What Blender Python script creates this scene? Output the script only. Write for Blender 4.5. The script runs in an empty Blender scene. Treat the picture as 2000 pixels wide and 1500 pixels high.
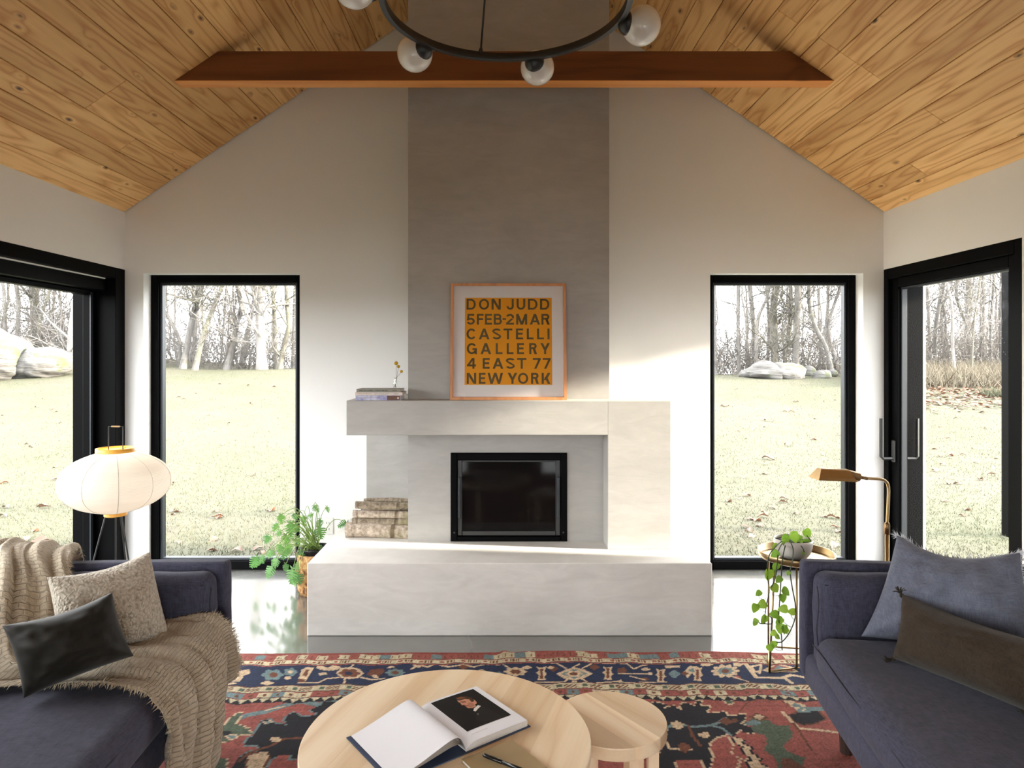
import bpy, bmesh, math, random
import numpy as np
from mathutils import Vector, Matrix, noise
random.seed(7)
rng = np.random.default_rng(7)
S = bpy.context.scene
COL = S.collection
PI = math.pi
F = 1333.0                      # focal length in pixels of a 2000 px wide frame
HC = 1.512                      # eye height
VX, VY = 985.0, 700.0           # vanishing point of the depth lines

# ---------------------------------------------------------------- camera
cam = bpy.data.cameras.new('camera'); camo = bpy.data.objects.new('camera', cam); COL.objects.link(camo)
camo.location = (0, 0, HC); camo.rotation_euler = (PI/2, 0, 0)
cam.sensor_fit = 'HORIZONTAL'; cam.sensor_width = 36.0; cam.lens = F/2000*36.0
cam.shift_x = (1000-VX)/2000; cam.shift_y = -(750-VY)/2000
cam.clip_start = 0.05; cam.clip_end = 300
S.camera = camo

# ---------------------------------------------------------------- world, sun, exposure
SKY = 13.0
W = bpy.data.worlds.new('sky'); S.world = W; W.use_nodes = True
wb = W.node_tree.nodes['Background']
wb.inputs['Color'].default_value = (0.975, 0.99, 1.0, 1); wb.inputs['Strength'].default_value = SKY
sun = bpy.data.lights.new('sun', 'SUN'); sun.energy = 36.0; sun.angle = math.radians(2.2); sun.color = (1.0, 0.90, 0.74)
suno = bpy.data.objects.new('sun', sun); COL.objects.link(suno); suno.location = (12, 2, 5)
suno.rotation_euler = Vector((-1, 0.12, -0.24)).to_track_quat('-Z', 'Y').to_euler()
S.view_settings.view_transform = 'Standard'; S.view_settings.look = 'None'
S.view_settings.gamma = 1.0; S.view_settings.use_curve_mapping = False
S.view_settings.exposure = 0.0
S.cycles.max_bounces = 10; S.cycles.diffuse_bounces = 6; S.cycles.glossy_bounces = 4
S.cycles.transparent_max_bounces = 12; S.cycles.transmission_bounces = 4
S.cycles.caustics_reflective = False; S.cycles.caustics_refractive = False
S.cycles.sample_clamp_indirect = 8.0
S.cycles.use_denoising = True

def portal(name, loc, rot, sx, sy):
    l = bpy.data.lights.new(name, 'AREA'); l.shape = 'RECTANGLE'; l.size = sx; l.size_y = sy
    l.cycles.is_portal = True
    o = bpy.data.objects.new(name, l); COL.objects.link(o); o.location = loc; o.rotation_euler = rot
# portals only guide the sampling of the daylight that comes through the openings
portal('portal_back_left', (-1.98, 5.05, 1.06), (-PI/2, 0, 0), 1.1, 2.15)
portal('portal_back_right', (1.977, 5.05, 1.06), (-PI/2, 0, 0), 1.1, 2.15)
portal('portal_left', (-3.0, 2.8, 1.06), (0, -PI/2, 0), 2.15, 4.0)
portal('portal_right', (3.0, 4.15, 1.06), (0, PI/2, 0), 2.15, 1.3)
portal('portal_rear_left', (-1.4, -3.45, 1.15), (PI/2, 0, 0), 1.6, 2.3)
portal('portal_rear_right', (1.4, -3.45, 1.15), (PI/2, 0, 0), 1.6, 2.3)

# ---------------------------------------------------------------- object helpers
ORG = {}
def P(px, py, Y):
    """photo pixel + distance -> world point"""
    return Vector(((px-VX)*Y/F, Y, HC-(py-VY)*Y/F))
def PZ(px, py, z):
    Y = F*(HC-z)/(py-VY)
    return Vector(((px-VX)*Y/F, Y, z))
def tag(o, label=None, cat=None, group=None, kind=None):
    if label: o['label'] = label
    if cat: o['category'] = cat
    if group: o['group'] = group
    if kind: o['kind'] = kind
    return o
def thing(name, label, cat, loc=(0, 0, 0), group=None):
    o = bpy.data.objects.new(name, None); COL.objects.link(o); o.location = loc; o.empty_display_size = 0.1
    ORG[o.name] = Vector(loc)
    return tag(o, label, cat, group)
class MB:
    def __init__(s): s.v = []; s.f = []; s.col = None
    def add(s, vs, fs):
        b = len(s.v); s.v.extend([tuple(p) for p in vs]); s.f.extend([tuple(i+b for i in f) for f in fs]); return s
    def box(s, x0, x1, y0, y1, z0, z1):
        return s.add([(x0,y0,z0),(x1,y0,z0),(x1,y1,z0),(x0,y1,z0),(x0,y0,z1),(x1,y0,z1),(x1,y1,z1),(x0,y1,z1)],
              [(0,3,2,1),(4,5,6,7),(0,1,5,4),(1,2,6,5),(2,3,7,6),(3,0,4,7)])
    def cbox(s, x0, x1, y0, y1, z0, z1, c=0.004):
        """box with chamfered edges"""
        X, Y, Z = (x0,x1), (y0,y1), (z0,z1); vs = []; idx = {}
        for i in (0,1):
            for j in (0,1):
                for k in (0,1):
                    p = [X[i], Y[j], Z[k]]; d = [c if i==0 else -c, c if j==0 else -c, c if k==0 else -c]
                    for a in range(3):
                        q = [p[t]+d[t] for t in range(3)]; q[a] = p[a]
                        idx[(i,j,k,a)] = len(vs); vs.append(q)
        fs = []
        for a in range(3):
            o = [t for t in range(3) if t != a]
            for e in (0,1):
                def key(m, n):
                    t = [0,0,0]; t[a] = e; t[o[0]] = m; t[o[1]] = n; return idx[(t[0],t[1],t[2],a)]
                fs.append((key(0,0), key(1,0), key(1,1), key(0,1)))
        for a in range(3):
            for b in range(a+1, 3):
                c3 = 3-a-b
                for m in (0,1):
                    for n in (0,1):
                        def key(axis, r):
                            t = [0,0,0]; t[a] = m; t[b] = n; t[c3] = r; return idx[(t[0],t[1],t[2],axis)]
                        fs.append((key(a,0), key(a,1), key(b,1), key(b,0)))
        for i in (0,1):
            for j in (0,1):
                for k in (0,1): fs.append((idx[(i,j,k,0)], idx[(i,j,k,1)], idx[(i,j,k,2)]))
        return s.add(vs, fs)
    def prism(s, poly, off):
        """planar polygon (list of 3-D points) extruded by the vector off"""
        n = len(poly); off = Vector(off); a = [Vector(p) for p in poly]
        vs = a + [p+off for p in a]
        return s.add(vs, [tuple(range(n-1,-1,-1)), tuple(range(n,2*n))] + [(i,(i+1)%n,n+(i+1)%n,n+i) for i in range(n)])
    def tube(s, path, r, k=8, cap=True):
        path = [Vector(p) for p in path]; n = len(path)
        rs = r if hasattr(r, '__len__') else [r]*n
        t0 = (path[1]-path[0]).normalized()
        ref = Vector((0,0,1)) if abs(t0.z) < 0.9 else Vector((1,0,0))
        u = t0.cross(ref).normalized(); vs = []
        for i, p in enumerate(path):
            t = (path[min(i+1,n-1)]-path[max(i-1,0)])
            t = t.normalized() if t.length > 1e-9 else t0
            u = (u - t*u.dot(t));
            u = u.normalized() if u.length > 1e-6 else t.orthogonal().normalized()
            w = t.cross(u)
            for j in range(k):
                a = 2*PI*j/k; vs.append(p + (u*math.cos(a)+w*math.sin(a))*rs[i])
        fs = [(i*k+j, i*k+(j+1)%k, (i+1)*k+(j+1)%k, (i+1)*k+j) for i in range(n-1) for j in range(k)]
        if cap: fs += [tuple(range(k-1,-1,-1)), tuple(range((n-1)*k, n*k))]
        return s.add(vs, fs)
    def lathe(s, prof, c, k=32, axis=Vector((0,0,1)), cap=True):
        """profile [(r, h)] spun round axis through c"""
        axis = Vector(axis).normalized(); u = axis.orthogonal().normalized(); w = axis.cross(u); c = Vector(c)
        vs = [c+axis*h+(u*math.cos(2*PI*j/k)+w*math.sin(2*PI*j/k))*r for r, h in prof for j in range(k)]
        n = len(prof)
        fs = [(i*k+j, i*k+(j+1)%k, (i+1)*k+(j+1)%k, (i+1)*k+j) for i in range(n-1) for j in range(k)]
        if cap: fs += [tuple(range(k-1,-1,-1)), tuple(range((n-1)*k, n*k))]
        return s.add(vs, fs)
    def grid(s, pts):
        """pts[i][j] -> quads"""
        n, m = len(pts), len(pts[0])
        return s.add([p for r in pts for p in r], [(i*m+j, i*m+j+1, (i+1)*m+j+1, (i+1)*m+j) for i in range(n-1) for j in range(m-1)])
    def build(s, name, mat, parent=None, smooth=False, weld=False, fixn=True):
        me = bpy.data.meshes.new(name)
        o = bpy.data.objects.new(name, me); COL.objects.link(o)
        org = Vector((0,0,0))
        if parent is not None:
            o.parent = parent; org = ORG.get(parent.name, Vector((0,0,0)))
        ORG[o.name] = org.copy()
        me.from_pydata([(p[0]-org.x, p[1]-org.y, p[2]-org.z) for p in s.v], [], s.f)
        if weld or fixn:
            bm = bmesh.new(); bm.from_mesh(me)
            if weld: bmesh.ops.remove_doubles(bm, verts=bm.verts, dist=1e-5)
            if fixn: bmesh.ops.recalc_face_normals(bm, faces=bm.faces)
            bm.to_mesh(me); bm.free()
        if mat: me.materials.append(mat)
        if smooth: me.polygons.foreach_set('use_smooth', [True]*len(me.polygons))
        me.update()
        return o
def smooth_by_angle(o, deg=40):
    me = o.data; me.polygons.foreach_set('use_smooth', [True]*len(me.polygons))
    me.set_sharp_from_angle(angle=math.radians(deg))
def dup(o, loc=None, parent=None):
    c = o.copy(); COL.objects.link(c)
    if loc is not None: c.location = loc
    if parent is not None: c.parent = parent
    for ch in list(o.children): dup(ch, None, c)
    return c
def struct(o, label, cat): return tag(o, label, cat, kind='structure')

def catmull(pts, n):
    pts = [Vector(p) for p in pts]; out = []; m = len(pts)
    for i in range(n):
        t = i/(n-1)*(m-1); k = min(int(t), m-2); f = t-k
        p0 = pts[max(k-1,0)]; p1 = pts[k]; p2 = pts[k+1]; p3 = pts[min(k+2,m-1)]
        out.append(0.5*((2*p1)+(p2-p0)*f+(2*p0-5*p1+4*p2-p3)*f*f+(3*p1-p0-3*p2+p3)*f**3))
    return out
def rbox(mb, c, size, r, xf=None, m=6, s=3, bulge=(0,0,0), wob=0.0, seed=0.0):
    """soft box: rounded edges, faces that swell by bulge, wrinkles of height wob"""
    h = [t/2 for t in size]; r = min(r, min(h)*0.98)
    ax = []
    for t in h:
        i = t-r
        a = [-t+r*k/s for k in range(s)] + [-i+2*i*k/m for k in range(m+1)] + [t-r+r*(k+1)/s for k in range(s)]
        ax.append(a)
    c = Vector(c)
    for a in range(3):
        b, d = [t for t in range(3) if t != a]
        for sg in (-1, 1):
            rows = []
            for p in ax[b]:
                row = []
                for q in ax[d]:
                    v = [0,0,0]; v[a] = sg*h[a]; v[b] = p; v[d] = q
                    inn = [max(-(h[t]-r), min(h[t]-r, v[t])) for t in range(3)]
                    dv = Vector([v[t]-inn[t] for t in range(3)])
                    w = Vector(inn)+dv.normalized()*r
                    for t in range(3):
                        o1, o2 = [z for z in range(3) if z != t]
                        w[t] += bulge[t]*(w[t]/h[t])*(1-(w[o1]/h[o1])**2)*(1-(w[o2]/h[o2])**2)
                    if wob:
                        nv = noise.noise_vector(w*5.0+Vector((seed,seed*2,0)))*wob + noise.noise_vector(w*14.0+Vector((seed,3,seed)))*wob*0.4
                        w += nv
                    w += c
                    row.append(xf @ w if xf else w)
                rows.append(row)
            mb.grid(rows)
    return mb

# ---------------------------------------------------------------- materials
def sock(x): return x
class NT:
    def __init__(s, name):
        s.m = bpy.data.materials.new(name); s.m.use_nodes = True; s.t = s.m.node_tree
        s.b = s.t.nodes['Principled BSDF']; s.out = s.t.nodes['Material Output']
    def put(s, inp, v):
        if isinstance(v, bpy.types.NodeSocket): s.t.links.new(v, inp)
        elif isinstance(v, (tuple, list)):
            v = tuple(v); inp.default_value = v if len(v) == len(inp.default_value) else v+(1.0,)
        else: inp.default_value = v
    def n(s, typ, props=None, **ins):
        nd = s.t.nodes.new('ShaderNode'+typ)
        for k, v in (props or {}).items(): setattr(nd, k, v)
        for k, v in ins.items():
            k2 = k.replace('_', ' ')
            s.put(nd.inputs[int(k[1:])] if k[0] == 'i' and k[1:].isdigit() else nd.inputs[k2], v)
        return nd
    def mth(s, op, a, b=0.0, c=0.0, clamp=False):
        nd = s.t.nodes.new('ShaderNodeMath'); nd.operation = op; nd.use_clamp = clamp
        s.put(nd.inputs[0], a); s.put(nd.inputs[1], b); s.put(nd.inputs[2], c); return nd.outputs[0]
    def obj(s): return s.n('TexCoord').outputs['Object']
    def scale(s, vec, sc, loc=(0,0,0), rot=(0,0,0)):
        return s.n('Mapping', Vector=vec, Scale=sc, Location=loc, Rotation=rot).outputs['Vector']
    def noise(s, vec, sc, det=3.0, rough=0.55, dist=0.0):
        return s.n('TexNoise', Vector=vec, Scale=sc, Detail=det, Roughness=rough, Distortion=dist).outputs[0]
    def ramp(s, fac, stops, interp='LINEAR'):
        nd = s.t.nodes.new('ShaderNodeValToRGB'); s.put(nd.inputs[0], fac); cr = nd.color_ramp; cr.interpolation = interp
        while len(cr.elements) < len(stops): cr.elements.new(0.5)
        for e, (p, c) in zip(cr.elements, stops):
            e.position = p; e.color = (tuple(c)+(1.0,))[:4] if not isinstance(c, float) else (c,c,c,1)
        return nd.outputs[0]
    def mix(s, fac, a, b, mode='MIX'):
        nd = s.t.nodes.new('ShaderNodeMix'); nd.data_type = 'RGBA'; nd.blend_type = mode
        s.put(nd.inputs[0], fac); s.put(nd.inputs[6], a); s.put(nd.inputs[7], b); return nd.outputs[2]
    def bump(s, h, strength=0.3, dist=0.01):
        return s.n('Bump', Height=h, Strength=strength, Distance=dist).outputs['Normal']
    def set(s, **k):
        for a, v in k.items(): s.put(s.b.inputs[a.replace('_', ' ')], v)
        return s.m
def srgb(r, g, b):
    f = lambda c: (c/255/12.92) if c/255 <= 0.04045 else ((c/255+0.055)/1.055)**2.4
    return (f(r), f(g), f(b))
def plain(name, col, rough=0.6, metal=0.0, var=0.08, sc=20.0, bump=0.0, **kw):
    t = NT(name); f = t.noise(t.obj(), sc)
    c = t.mix(f, tuple(x*(1-var) for x in col), tuple(min(1, x*(1+var)) for x in col))
    t.set(Base_Color=c, Roughness=rough, Metallic=metal, **kw)
    if bump: t.set(Normal=t.bump(t.noise(t.obj(), sc*3), bump, 0.003))
    return t.m
def glassy(name, tint=(0.97,0.985,0.98), refl=1.0, edge=0.3):
    t = NT(name)
    fa = t.n('LayerWeight', Blend=0.5).outputs['Facing']
    fr = t.mth('ADD', t.mth('MULTIPLY', t.mth('POWER', fa, 5.0), edge), 0.025*refl)
    tr = t.n('BsdfTransparent', Color=tint).outputs[0]; gl = t.n('BsdfGlossy', Color=(1,1,1), Roughness=0.0).outputs[0]
    mx = t.n('MixShader', i0=fr, i1=tr, i2=gl).outputs[0]
    t.t.links.new(mx, t.out.inputs['Surface']); return t.m
def wood(name, light, dark, knot=None, along='Y', ring=12.0, sc=1.0, rough=0.5, vary=0.25, bumpy=0.15, rnd=True, contrast=1.0, kscale=1.0):
    """boards: elongated growth rings, fine fibre, knots; every board takes its own cut of the log"""
    t = NT(name); v = t.obj()
    r = t.n('ObjectInfo').outputs['Random'] if rnd else 0.37
    off = t.n('CombineXYZ', X=t.mth('MULTIPLY', r, 37.0), Y=t.mth('MULTIPLY', r, 91.0), Z=t.mth('MULTIPLY', r, 13.0)).outputs[0]
    v = t.n('VectorMath', {'operation':'ADD'}, i0=v, i1=off).outputs[0]
    st = {'Y': (7*sc, 0.55*sc, 7*sc), 'X': (0.55*sc, 7*sc, 7*sc), 'Z': (7*sc, 7*sc, 0.55*sc)}[along]
    ks = {'Y': (7.5*kscale, 3.2*kscale, 0.5), 'X': (3.2*kscale, 7.5*kscale, 0.5), 'Z': (7.5*kscale, 0.5, 3.2*kscale)}[along]
    base = t.noise(t.scale(v, st), 1.0, 2.0, 0.45)
    fib = {'Y': (160*sc, 5*sc, 160*sc), 'X': (5*sc, 160*sc, 160*sc), 'Z': (160*sc, 160*sc, 5*sc)}[along]
    fibre = t.noise(t.scale(v, fib), 1.0, 2.0, 0.6)
    if knot:
        vor = t.n('TexVoronoi', Vector=t.scale(v, ks), Scale=1.0, Randomness=1.0)
        d = vor.outputs['Distance']; keep = t.n('SeparateColor', Color=vor.outputs['Color']).outputs[0]
        keep = t.mth('GREATER_THAN', keep, 0.30)
        pull = t.mth('MULTIPLY', t.mth('POWER', t.mth('SUBTRACT', 1.0, d, clamp=True), 9.0), keep)
        base = t.mth('ADD', base, t.mth('MULTIPLY', pull, 0.30))
    rings = t.mth('PINGPONG', t.mth('MULTIPLY', base, ring), 1.0)
    rings = t.mth('POWER', rings, 2.2)
    fac = t.mth('ADD', t.mth('MULTIPLY', rings, 0.62*contrast), t.mth('MULTIPLY', fibre, 0.42*contrast), clamp=True)
    c = t.mix(fac, light, dark)
    if rnd or vary:
        tone = t.mth('ADD', t.mth('MULTIPLY', r, vary), 1.0-vary*0.6)
        c = t.mix(1.0, c, t.n('CombineColor', Red=tone, Green=t.mth('POWER', tone, 1.25), Blue=t.mth('POWER', tone, 1.6)).outputs[0], 'MULTIPLY')
    if knot:
        k = t.mth('MULTIPLY', t.ramp(d, [(0.0, 1.0), (0.055, 0.9), (0.10, 0.35), (0.16, 0.0)]), keep)
        c = t.mix(k, c, knot)
    t.set(Base_Color=c, Roughness=rough, Normal=t.bump(t.mth('ADD', rings, fibre), bumpy, 0.002))
    return t.m
def fabric(name, a, b, sc=1.0, bump=0.45, rough=0.95, sheen=0.08, slub=True):
    t = NT(name); v = t.obj()
    w1 = t.noise(t.scale(v, (420*sc, 34*sc, 34*sc)), 1.0, 2.0); w2 = t.noise(t.scale(v, (34*sc, 34*sc, 420*sc)), 1.0, 2.0)
    w3 = t.noise(t.scale(v, (34*sc, 420*sc, 34*sc)), 1.0, 2.0)
    w = t.mth('MULTIPLY', t.mth('ADD', t.mth('ADD', w1, w2), w3), 0.333)
    big = t.noise(v, 6.0, 3.0)
    f = t.mth('ADD', t.mth('MULTIPLY', t.mth('SUBTRACT', w, 0.5), 3.0), t.mth('ADD', t.mth('MULTIPLY', big, 0.5), 0.25), clamp=True)
    t.set(Base_Color=t.mix(f, a, b), Roughness=rough, Sheen_Weight=sheen, Sheen_Roughness=0.5, Specular_IOR_Level=0.15,
          Normal=t.bump(w, bump, 0.002))
    return t.m

M = {}
def wallpaint():
    t = NT('white_wall_paint'); v = t.obj()
    c = t.mix(t.noise(v, 1.2, 3.0), (0.80,0.80,0.795), (0.83,0.83,0.825))
    t.set(Base_Color=c, Roughness=0.85, Specular_IOR_Level=0.25, Normal=t.bump(t.noise(v, 160.0, 2.0), 0.06, 0.001)); return t.m
M['wall'] = wallpaint()
M['rear'] = plain('dim_brown_rear_wall', (0.22,0.18,0.14), 0.8)  # unseen wall coloured dark so surfaces facing the viewer stay dim
def plaster(name, k):
    t = NT(name); v = t.obj()
    a = t.noise(t.scale(v, (1.0, 1.0, 2.2)), 1.6, 5.0, 0.62, 0.6)
    b = t.noise(t.scale(v, (2.0, 2.0, 7.0), rot=(0.2,0.35,0)), 2.2, 4.0, 0.6, 1.2)
    f = t.mth('ADD', t.mth('MULTIPLY', a, 0.6), t.mth('MULTIPLY', b, 0.45), clamp=True)
    c = t.ramp(f, [(0.28, (0.365*k,0.353*k,0.332*k)), (0.5, (0.432*k,0.42*k,0.399*k)), (0.72, (0.50*k,0.488*k,0.467*k))])
    t.set(Base_Color=c, Roughness=t.ramp(b, [(0.3, 0.5), (0.7, 0.75)]), Specular_IOR_Level=0.35, Normal=t.bump(b, 0.12, 0.006)); return t.m
M['plaster'] = plaster('trowelled_grey_plaster', 0.93)
M['plasterlight'] = plaster('pale_trowelled_plaster', 0.97)
M['plasterlit'] = plaster('lit_hearth_plaster', 1.6)  # same plaster lightened: the light on the hearth is put into the colour
def concrete():
    t = NT('polished_concrete'); v = t.obj()
    sp = t.noise(v, 210.0, 2.0, 0.7); big = t.noise(v, 1.4, 4.0, 0.6, 0.5)
    c = t.mix(t.ramp(sp, [(0.38, 0.0), (0.66, 1.0)]), (0.065,0.065,0.062), (0.165,0.163,0.155))
    c = t.mix(t.mth('MULTIPLY', big, 0.5), c, (0.12,0.118,0.11))
    cr = t.n('TexVoronoi', {'feature':'DISTANCE_TO_EDGE'}, Vector=t.n('VectorMath', {'operation':'ADD'}, i0=t.scale(v, (0.45,0.5,0.45)), i1=t.n('VectorMath', {'operation':'SCALE'}, i0=t.n('TexNoise', Vector=v, Scale=3.0, Detail=4.0).outputs['Color'], Scale=0.12).outputs[0]).outputs[0], Scale=1.0).outputs['Distance']
    c = t.mix(t.ramp(cr, [(0.0, 0.35), (0.003, 0.0)]), c, (0.34,0.33,0.29))
    t.set(Base_Color=c, Roughness=t.ramp(big, [(0.3, 0.13), (0.7, 0.24)]), Specular_IOR_Level=0.5, Coat_Weight=1.0, Coat_IOR=1.9, Coat_Roughness=0.10); return t.m
M['floor'] = concrete()
M['black'] = plain('black_window_metal', (0.0022,0.0022,0.0026), 0.45, 0.0, 0.15, 30, 0.0, Specular_IOR_Level=0.04)
M['gasket'] = plain('blue_grey_gasket', (0.012,0.016,0.022), 0.4, 0.0, 0.1, 30)
M['glass'] = glassy('window_glass', (0.985,0.99,0.987), 0.12, 0.10)
M['white'] = plain('white_plastic', (0.75,0.75,0.73), 0.5)
M['plank'] = wood('larch_ceiling_boards', srgb(241,198,134), srgb(192,132,70), srgb(70,36,18), 'Y', 17.0, 1.15, 0.55, 0.30, 0.12, True, 1.0, 1.45)
M['deck'] = plain('dark_roof_deck', (0.02,0.014,0.01), 0.9)
M['beam'] = wood('red_stained_fir', srgb(128,76,38), srgb(84,42,18), srgb(28,12,7), 'X', 10.0, 0.8, 0.5, 0.0, 0.08, False, 0.9, 0.7)
M['beamlit'] = wood('floor_lit_fir', srgb(232,160,88), srgb(206,126,58), srgb(120,60,26), 'X', 8.0, 0.8, 0.5, 0.0, 0.05, False, 0.8, 0.7)  # beam fir made paler: light from the floor put into its colour
M['maple'] = wood('pale_maple', srgb(244,224,192), srgb(214,176,130), None, 'Y', 6.0, 1.0, 0.42, 0.34, 0.05, True, 0.8)
M['frame'] = wood('cherry_frame', srgb(214,150,96), srgb(180,112,64), None, 'Z', 8.0, 2.0, 0.45, 0.05, 0.04)
M['sofa'] = fabric('slate_linen', (0.0321,0.0330,0.0536), (0.0739,0.0747,0.1119))
M['seam'] = plain('dark_seam_thread', (0.02,0.02,0.028), 0.9)
M['darkwood'] = plain('dark_leg_wood', (0.03,0.015,0.01), 0.5)
M['bluegrey'] = fabric('washed_blue_grey_linen', (0.0900,0.0994,0.1368), (0.1692,0.1836,0.2340), 0.8)
M['bluefringe'] = plain('frayed_linen_edge', (0.55,0.56,0.60), 0.9)
M['brown'] = fabric('brown_wool', (0.0248,0.0171,0.0108), (0.0518,0.0373,0.0252), 1.0)
M['velvet'] = fabric('dark_olive_velvet', (0.0068,0.0053,0.0031), (0.0118,0.0093,0.0059), 0.7, 0.1, 0.6, 0.12)
def boucle():
    t = NT('cream_boucle'); v = t.obj()
    vo = t.n('TexVoronoi', {'feature':'SMOOTH_F1'}, Vector=t.n('VectorMath', {'operation':'ADD'}, i0=v, i1=t.n('VectorMath', {'operation':'SCALE'}, i0=t.n('TexNoise', Vector=v, Scale=70.0).outputs['Color'], Scale=0.012).outputs[0]).outputs[0], Scale=120.0).outputs['Distance']
    t.set(Base_Color=t.ramp(vo, [(0.0, (0.60,0.54,0.45)), (0.5, (0.42,0.36,0.28)), (0.9, (0.16,0.13,0.09))]), Roughness=1.0, Sheen_Weight=0.3,
          Normal=t.bump(t.mth('SUBTRACT', 1.0, vo), 1.0, 0.008)); return t.m
M['boucle'] = boucle()
def throwmat():
    t = NT('crinkled_oatmeal_cotton'); uv = t.n('TexCoord').outputs['UV']
    br = t.n('TexBrick', {'offset':0.5}, Vector=t.n('VectorMath', {'operation':'ADD'}, i0=uv, i1=t.n('VectorMath', {'operation':'SCALE'}, i0=t.n('TexNoise', Vector=uv, Scale=28.0, Detail=2.0).outputs['Color'], Scale=0.014).outputs[0]).outputs[0], Scale=1.0, Mortar_Size=0.0026, Mortar_Smooth=1.0, Brick_Width=0.052, Row_Height=0.0155)
    n1 = t.noise(t.scale(uv, (60, 220, 1)), 1.0, 3.0)
    h = t.mth('ADD', t.mth('MULTIPLY', br.outputs['Fac'], -0.9), n1)
    c = t.mix(n1, (0.38,0.31,0.22), (0.56,0.47,0.355))
    c = t.mix(t.mth('MULTIPLY', br.outputs['Fac'], 0.35), c, (0.38,0.30,0.21))
    t.set(Base_Color=c, Roughness=0.95, Sheen_Weight=0.15, Normal=t.bump(h, 0.8, 0.009)); return t.m
M['throw'] = throwmat()
M['thread'] = plain('oatmeal_thread', (0.47,0.39,0.28), 0.95)
M['brass'] = plain('aged_brass', (0.45,0.31,0.155), 0.30, 1.0, 0.2, 14)
M['brassdark'] = plain('dark_aged_brass', (0.20,0.12,0.055), 0.32, 1.0, 0.2, 14)
M['blackmetal'] = plain('matt_black_metal', (0.012,0.012,0.013), 0.38, 0.0, 0.1, 20)
def opal():
    t = NT('opal_glass'); v = t.obj()
    t.set(Base_Color=t.mix(t.noise(v, 8.0), (0.74,0.72,0.69), (0.78,0.76,0.73)), Roughness=0.22, Coat_Weight=1.0, Coat_Roughness=0.02,
          Subsurface_Weight=0.0); return t.m
M['opal'] = opal()
def paper():
    t = NT('washi_paper'); v = t.obj()
    c = t.mix(t.noise(t.scale(v, (3,3,60)), 1.0, 3.0), (0.60,0.585,0.56), (0.70,0.685,0.66))
    d = t.n('BsdfDiffuse', Color=c).outputs[0]; tr = t.n('BsdfTranslucent', Color=c).outputs[0]
    mx = t.n('MixShader', i0=0.5, i1=d, i2=tr).outputs[0]
    t.t.links.new(mx, t.out.inputs['Surface']); return t.m
M['paper'] = paper()
M['bamboo'] = plain('orange_bamboo_ring', (0.82,0.40,0.06), 0.5, 0.0, 0.1, 60)
M['fireglass'] = plain('black_fire_glass', (0.006,0.005,0.005), 0.05, 0.0, 0.2, 5, 0.0, Specular_IOR_Level=0.13)  # glossy glass in one even near-black colour
def bark(name, a, b, band):
    t = NT(name); v = t.obj()
    n1 = t.noise(v, 38.0, 4.0, 0.65); n2 = t.noise(t.scale(v, (16,3,3)), 1.0, 3.0); n3 = t.noise(v, 9.0, 3.0)
    c = t.mix(t.ramp(n1, [(0.35, 0.0), (0.65, 1.0)]), a, b)
    c = t.mix(t.ramp(n2, [(0.60, 0.0), (0.68, 0.85)]), c, band)
    c = t.mix(t.ramp(n3, [(0.52, 0.0), (0.75, 0.55)]), c, (0.20,0.19,0.07))
    t.set(Base_Color=c, Roughness=0.9, Normal=t.bump(n1, 0.6, 0.006)); return t.m
M['birch'] = bark('birch_log_bark', (0.26,0.20,0.145), (0.62,0.53,0.44), (0.09,0.05,0.03))
M['birchdark'] = bark('mossy_log_bark', (0.15,0.115,0.075), (0.40,0.33,0.25), (0.06,0.04,0.025))
M['endgrain'] = plain('log_end_grain', (0.50,0.36,0.21), 0.8, 0, 0.2, 90)
def treebark(name, a, b, moss=0.0):
    t = NT(name); v = t.obj()
    n1 = t.noise(t.scale(v, (9,9,2.5)), 1.0, 4.0, 0.65)
    c = t.mix(t.ramp(n1, [(0.35, 0.0), (0.65, 1.0)]), a, b)
    if moss: c = t.mix(t.mth('MULTIPLY', t.ramp(t.noise(v, 1.6, 3.0), [(0.45, 0.0), (0.62, 1.0)]), moss), c, (0.075,0.078,0.035))
    t.set(Base_Color=c, Roughness=0.95, Normal=t.bump(n1, 0.5, 0.03)); return t.m
M['tree0'] = treebark('grey_tree_bark', (0.0660,0.0594,0.0528), (0.1320,0.1238,0.1155))
M['tree1'] = treebark('mossy_tree_bark', (0.0693,0.0627,0.0495), (0.1320,0.1238,0.1056), 0.45)
M['tree2'] = treebark('pale_tree_bark', (0.1386,0.1254,0.1155), (0.2046,0.1947,0.1848))
M['twig'] = treebark('thin_grey_twigs', (0.0726,0.0627,0.0561), (0.1188,0.1089,0.0990))
def lawnmat():
    t = NT('winter_lawn'); v = t.obj()
    n1 = t.noise(v, 0.55, 4.0, 0.6, 0.4); n2 = t.noise(v, 22.0, 4.0, 0.7); n3 = t.noise(v, 1.7, 3.0)
    c = t.mix(t.ramp(n1, [(0.35, 0.0), (0.65, 1.0)]), (0.056,0.061,0.037), (0.073,0.070,0.051))
    c = t.mix(t.ramp(n2, [(0.35, 0.0), (0.7, 0.75)]), c, (0.094,0.089,0.067))
    c = t.mix(t.ramp(n3, [(0.58, 0.0), (0.76, 0.6)]), c, (0.064,0.057,0.047))
    t.set(Base_Color=c, Roughness=0.95, Specular_IOR_Level=0.1, Normal=t.bump(n2, 0.6, 0.03)); return t.m
M['lawn'] = lawnmat()
def blades(name, a, b):
    t = NT(name); r = t.noise(t.obj(), 3.0, 3.0)
    t.set(Base_Color=t.mix(r, a, b), Roughness=0.8, Specular_IOR_Level=0.1); return t.m
M['grass'] = blades('pale_grass_blades', (0.0598,0.0680,0.0367), (0.1061,0.0993,0.0721))
M['drygrass'] = blades('dry_straw_grass', (0.1040,0.0884,0.0650), (0.1495,0.1300,0.0988))
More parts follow.
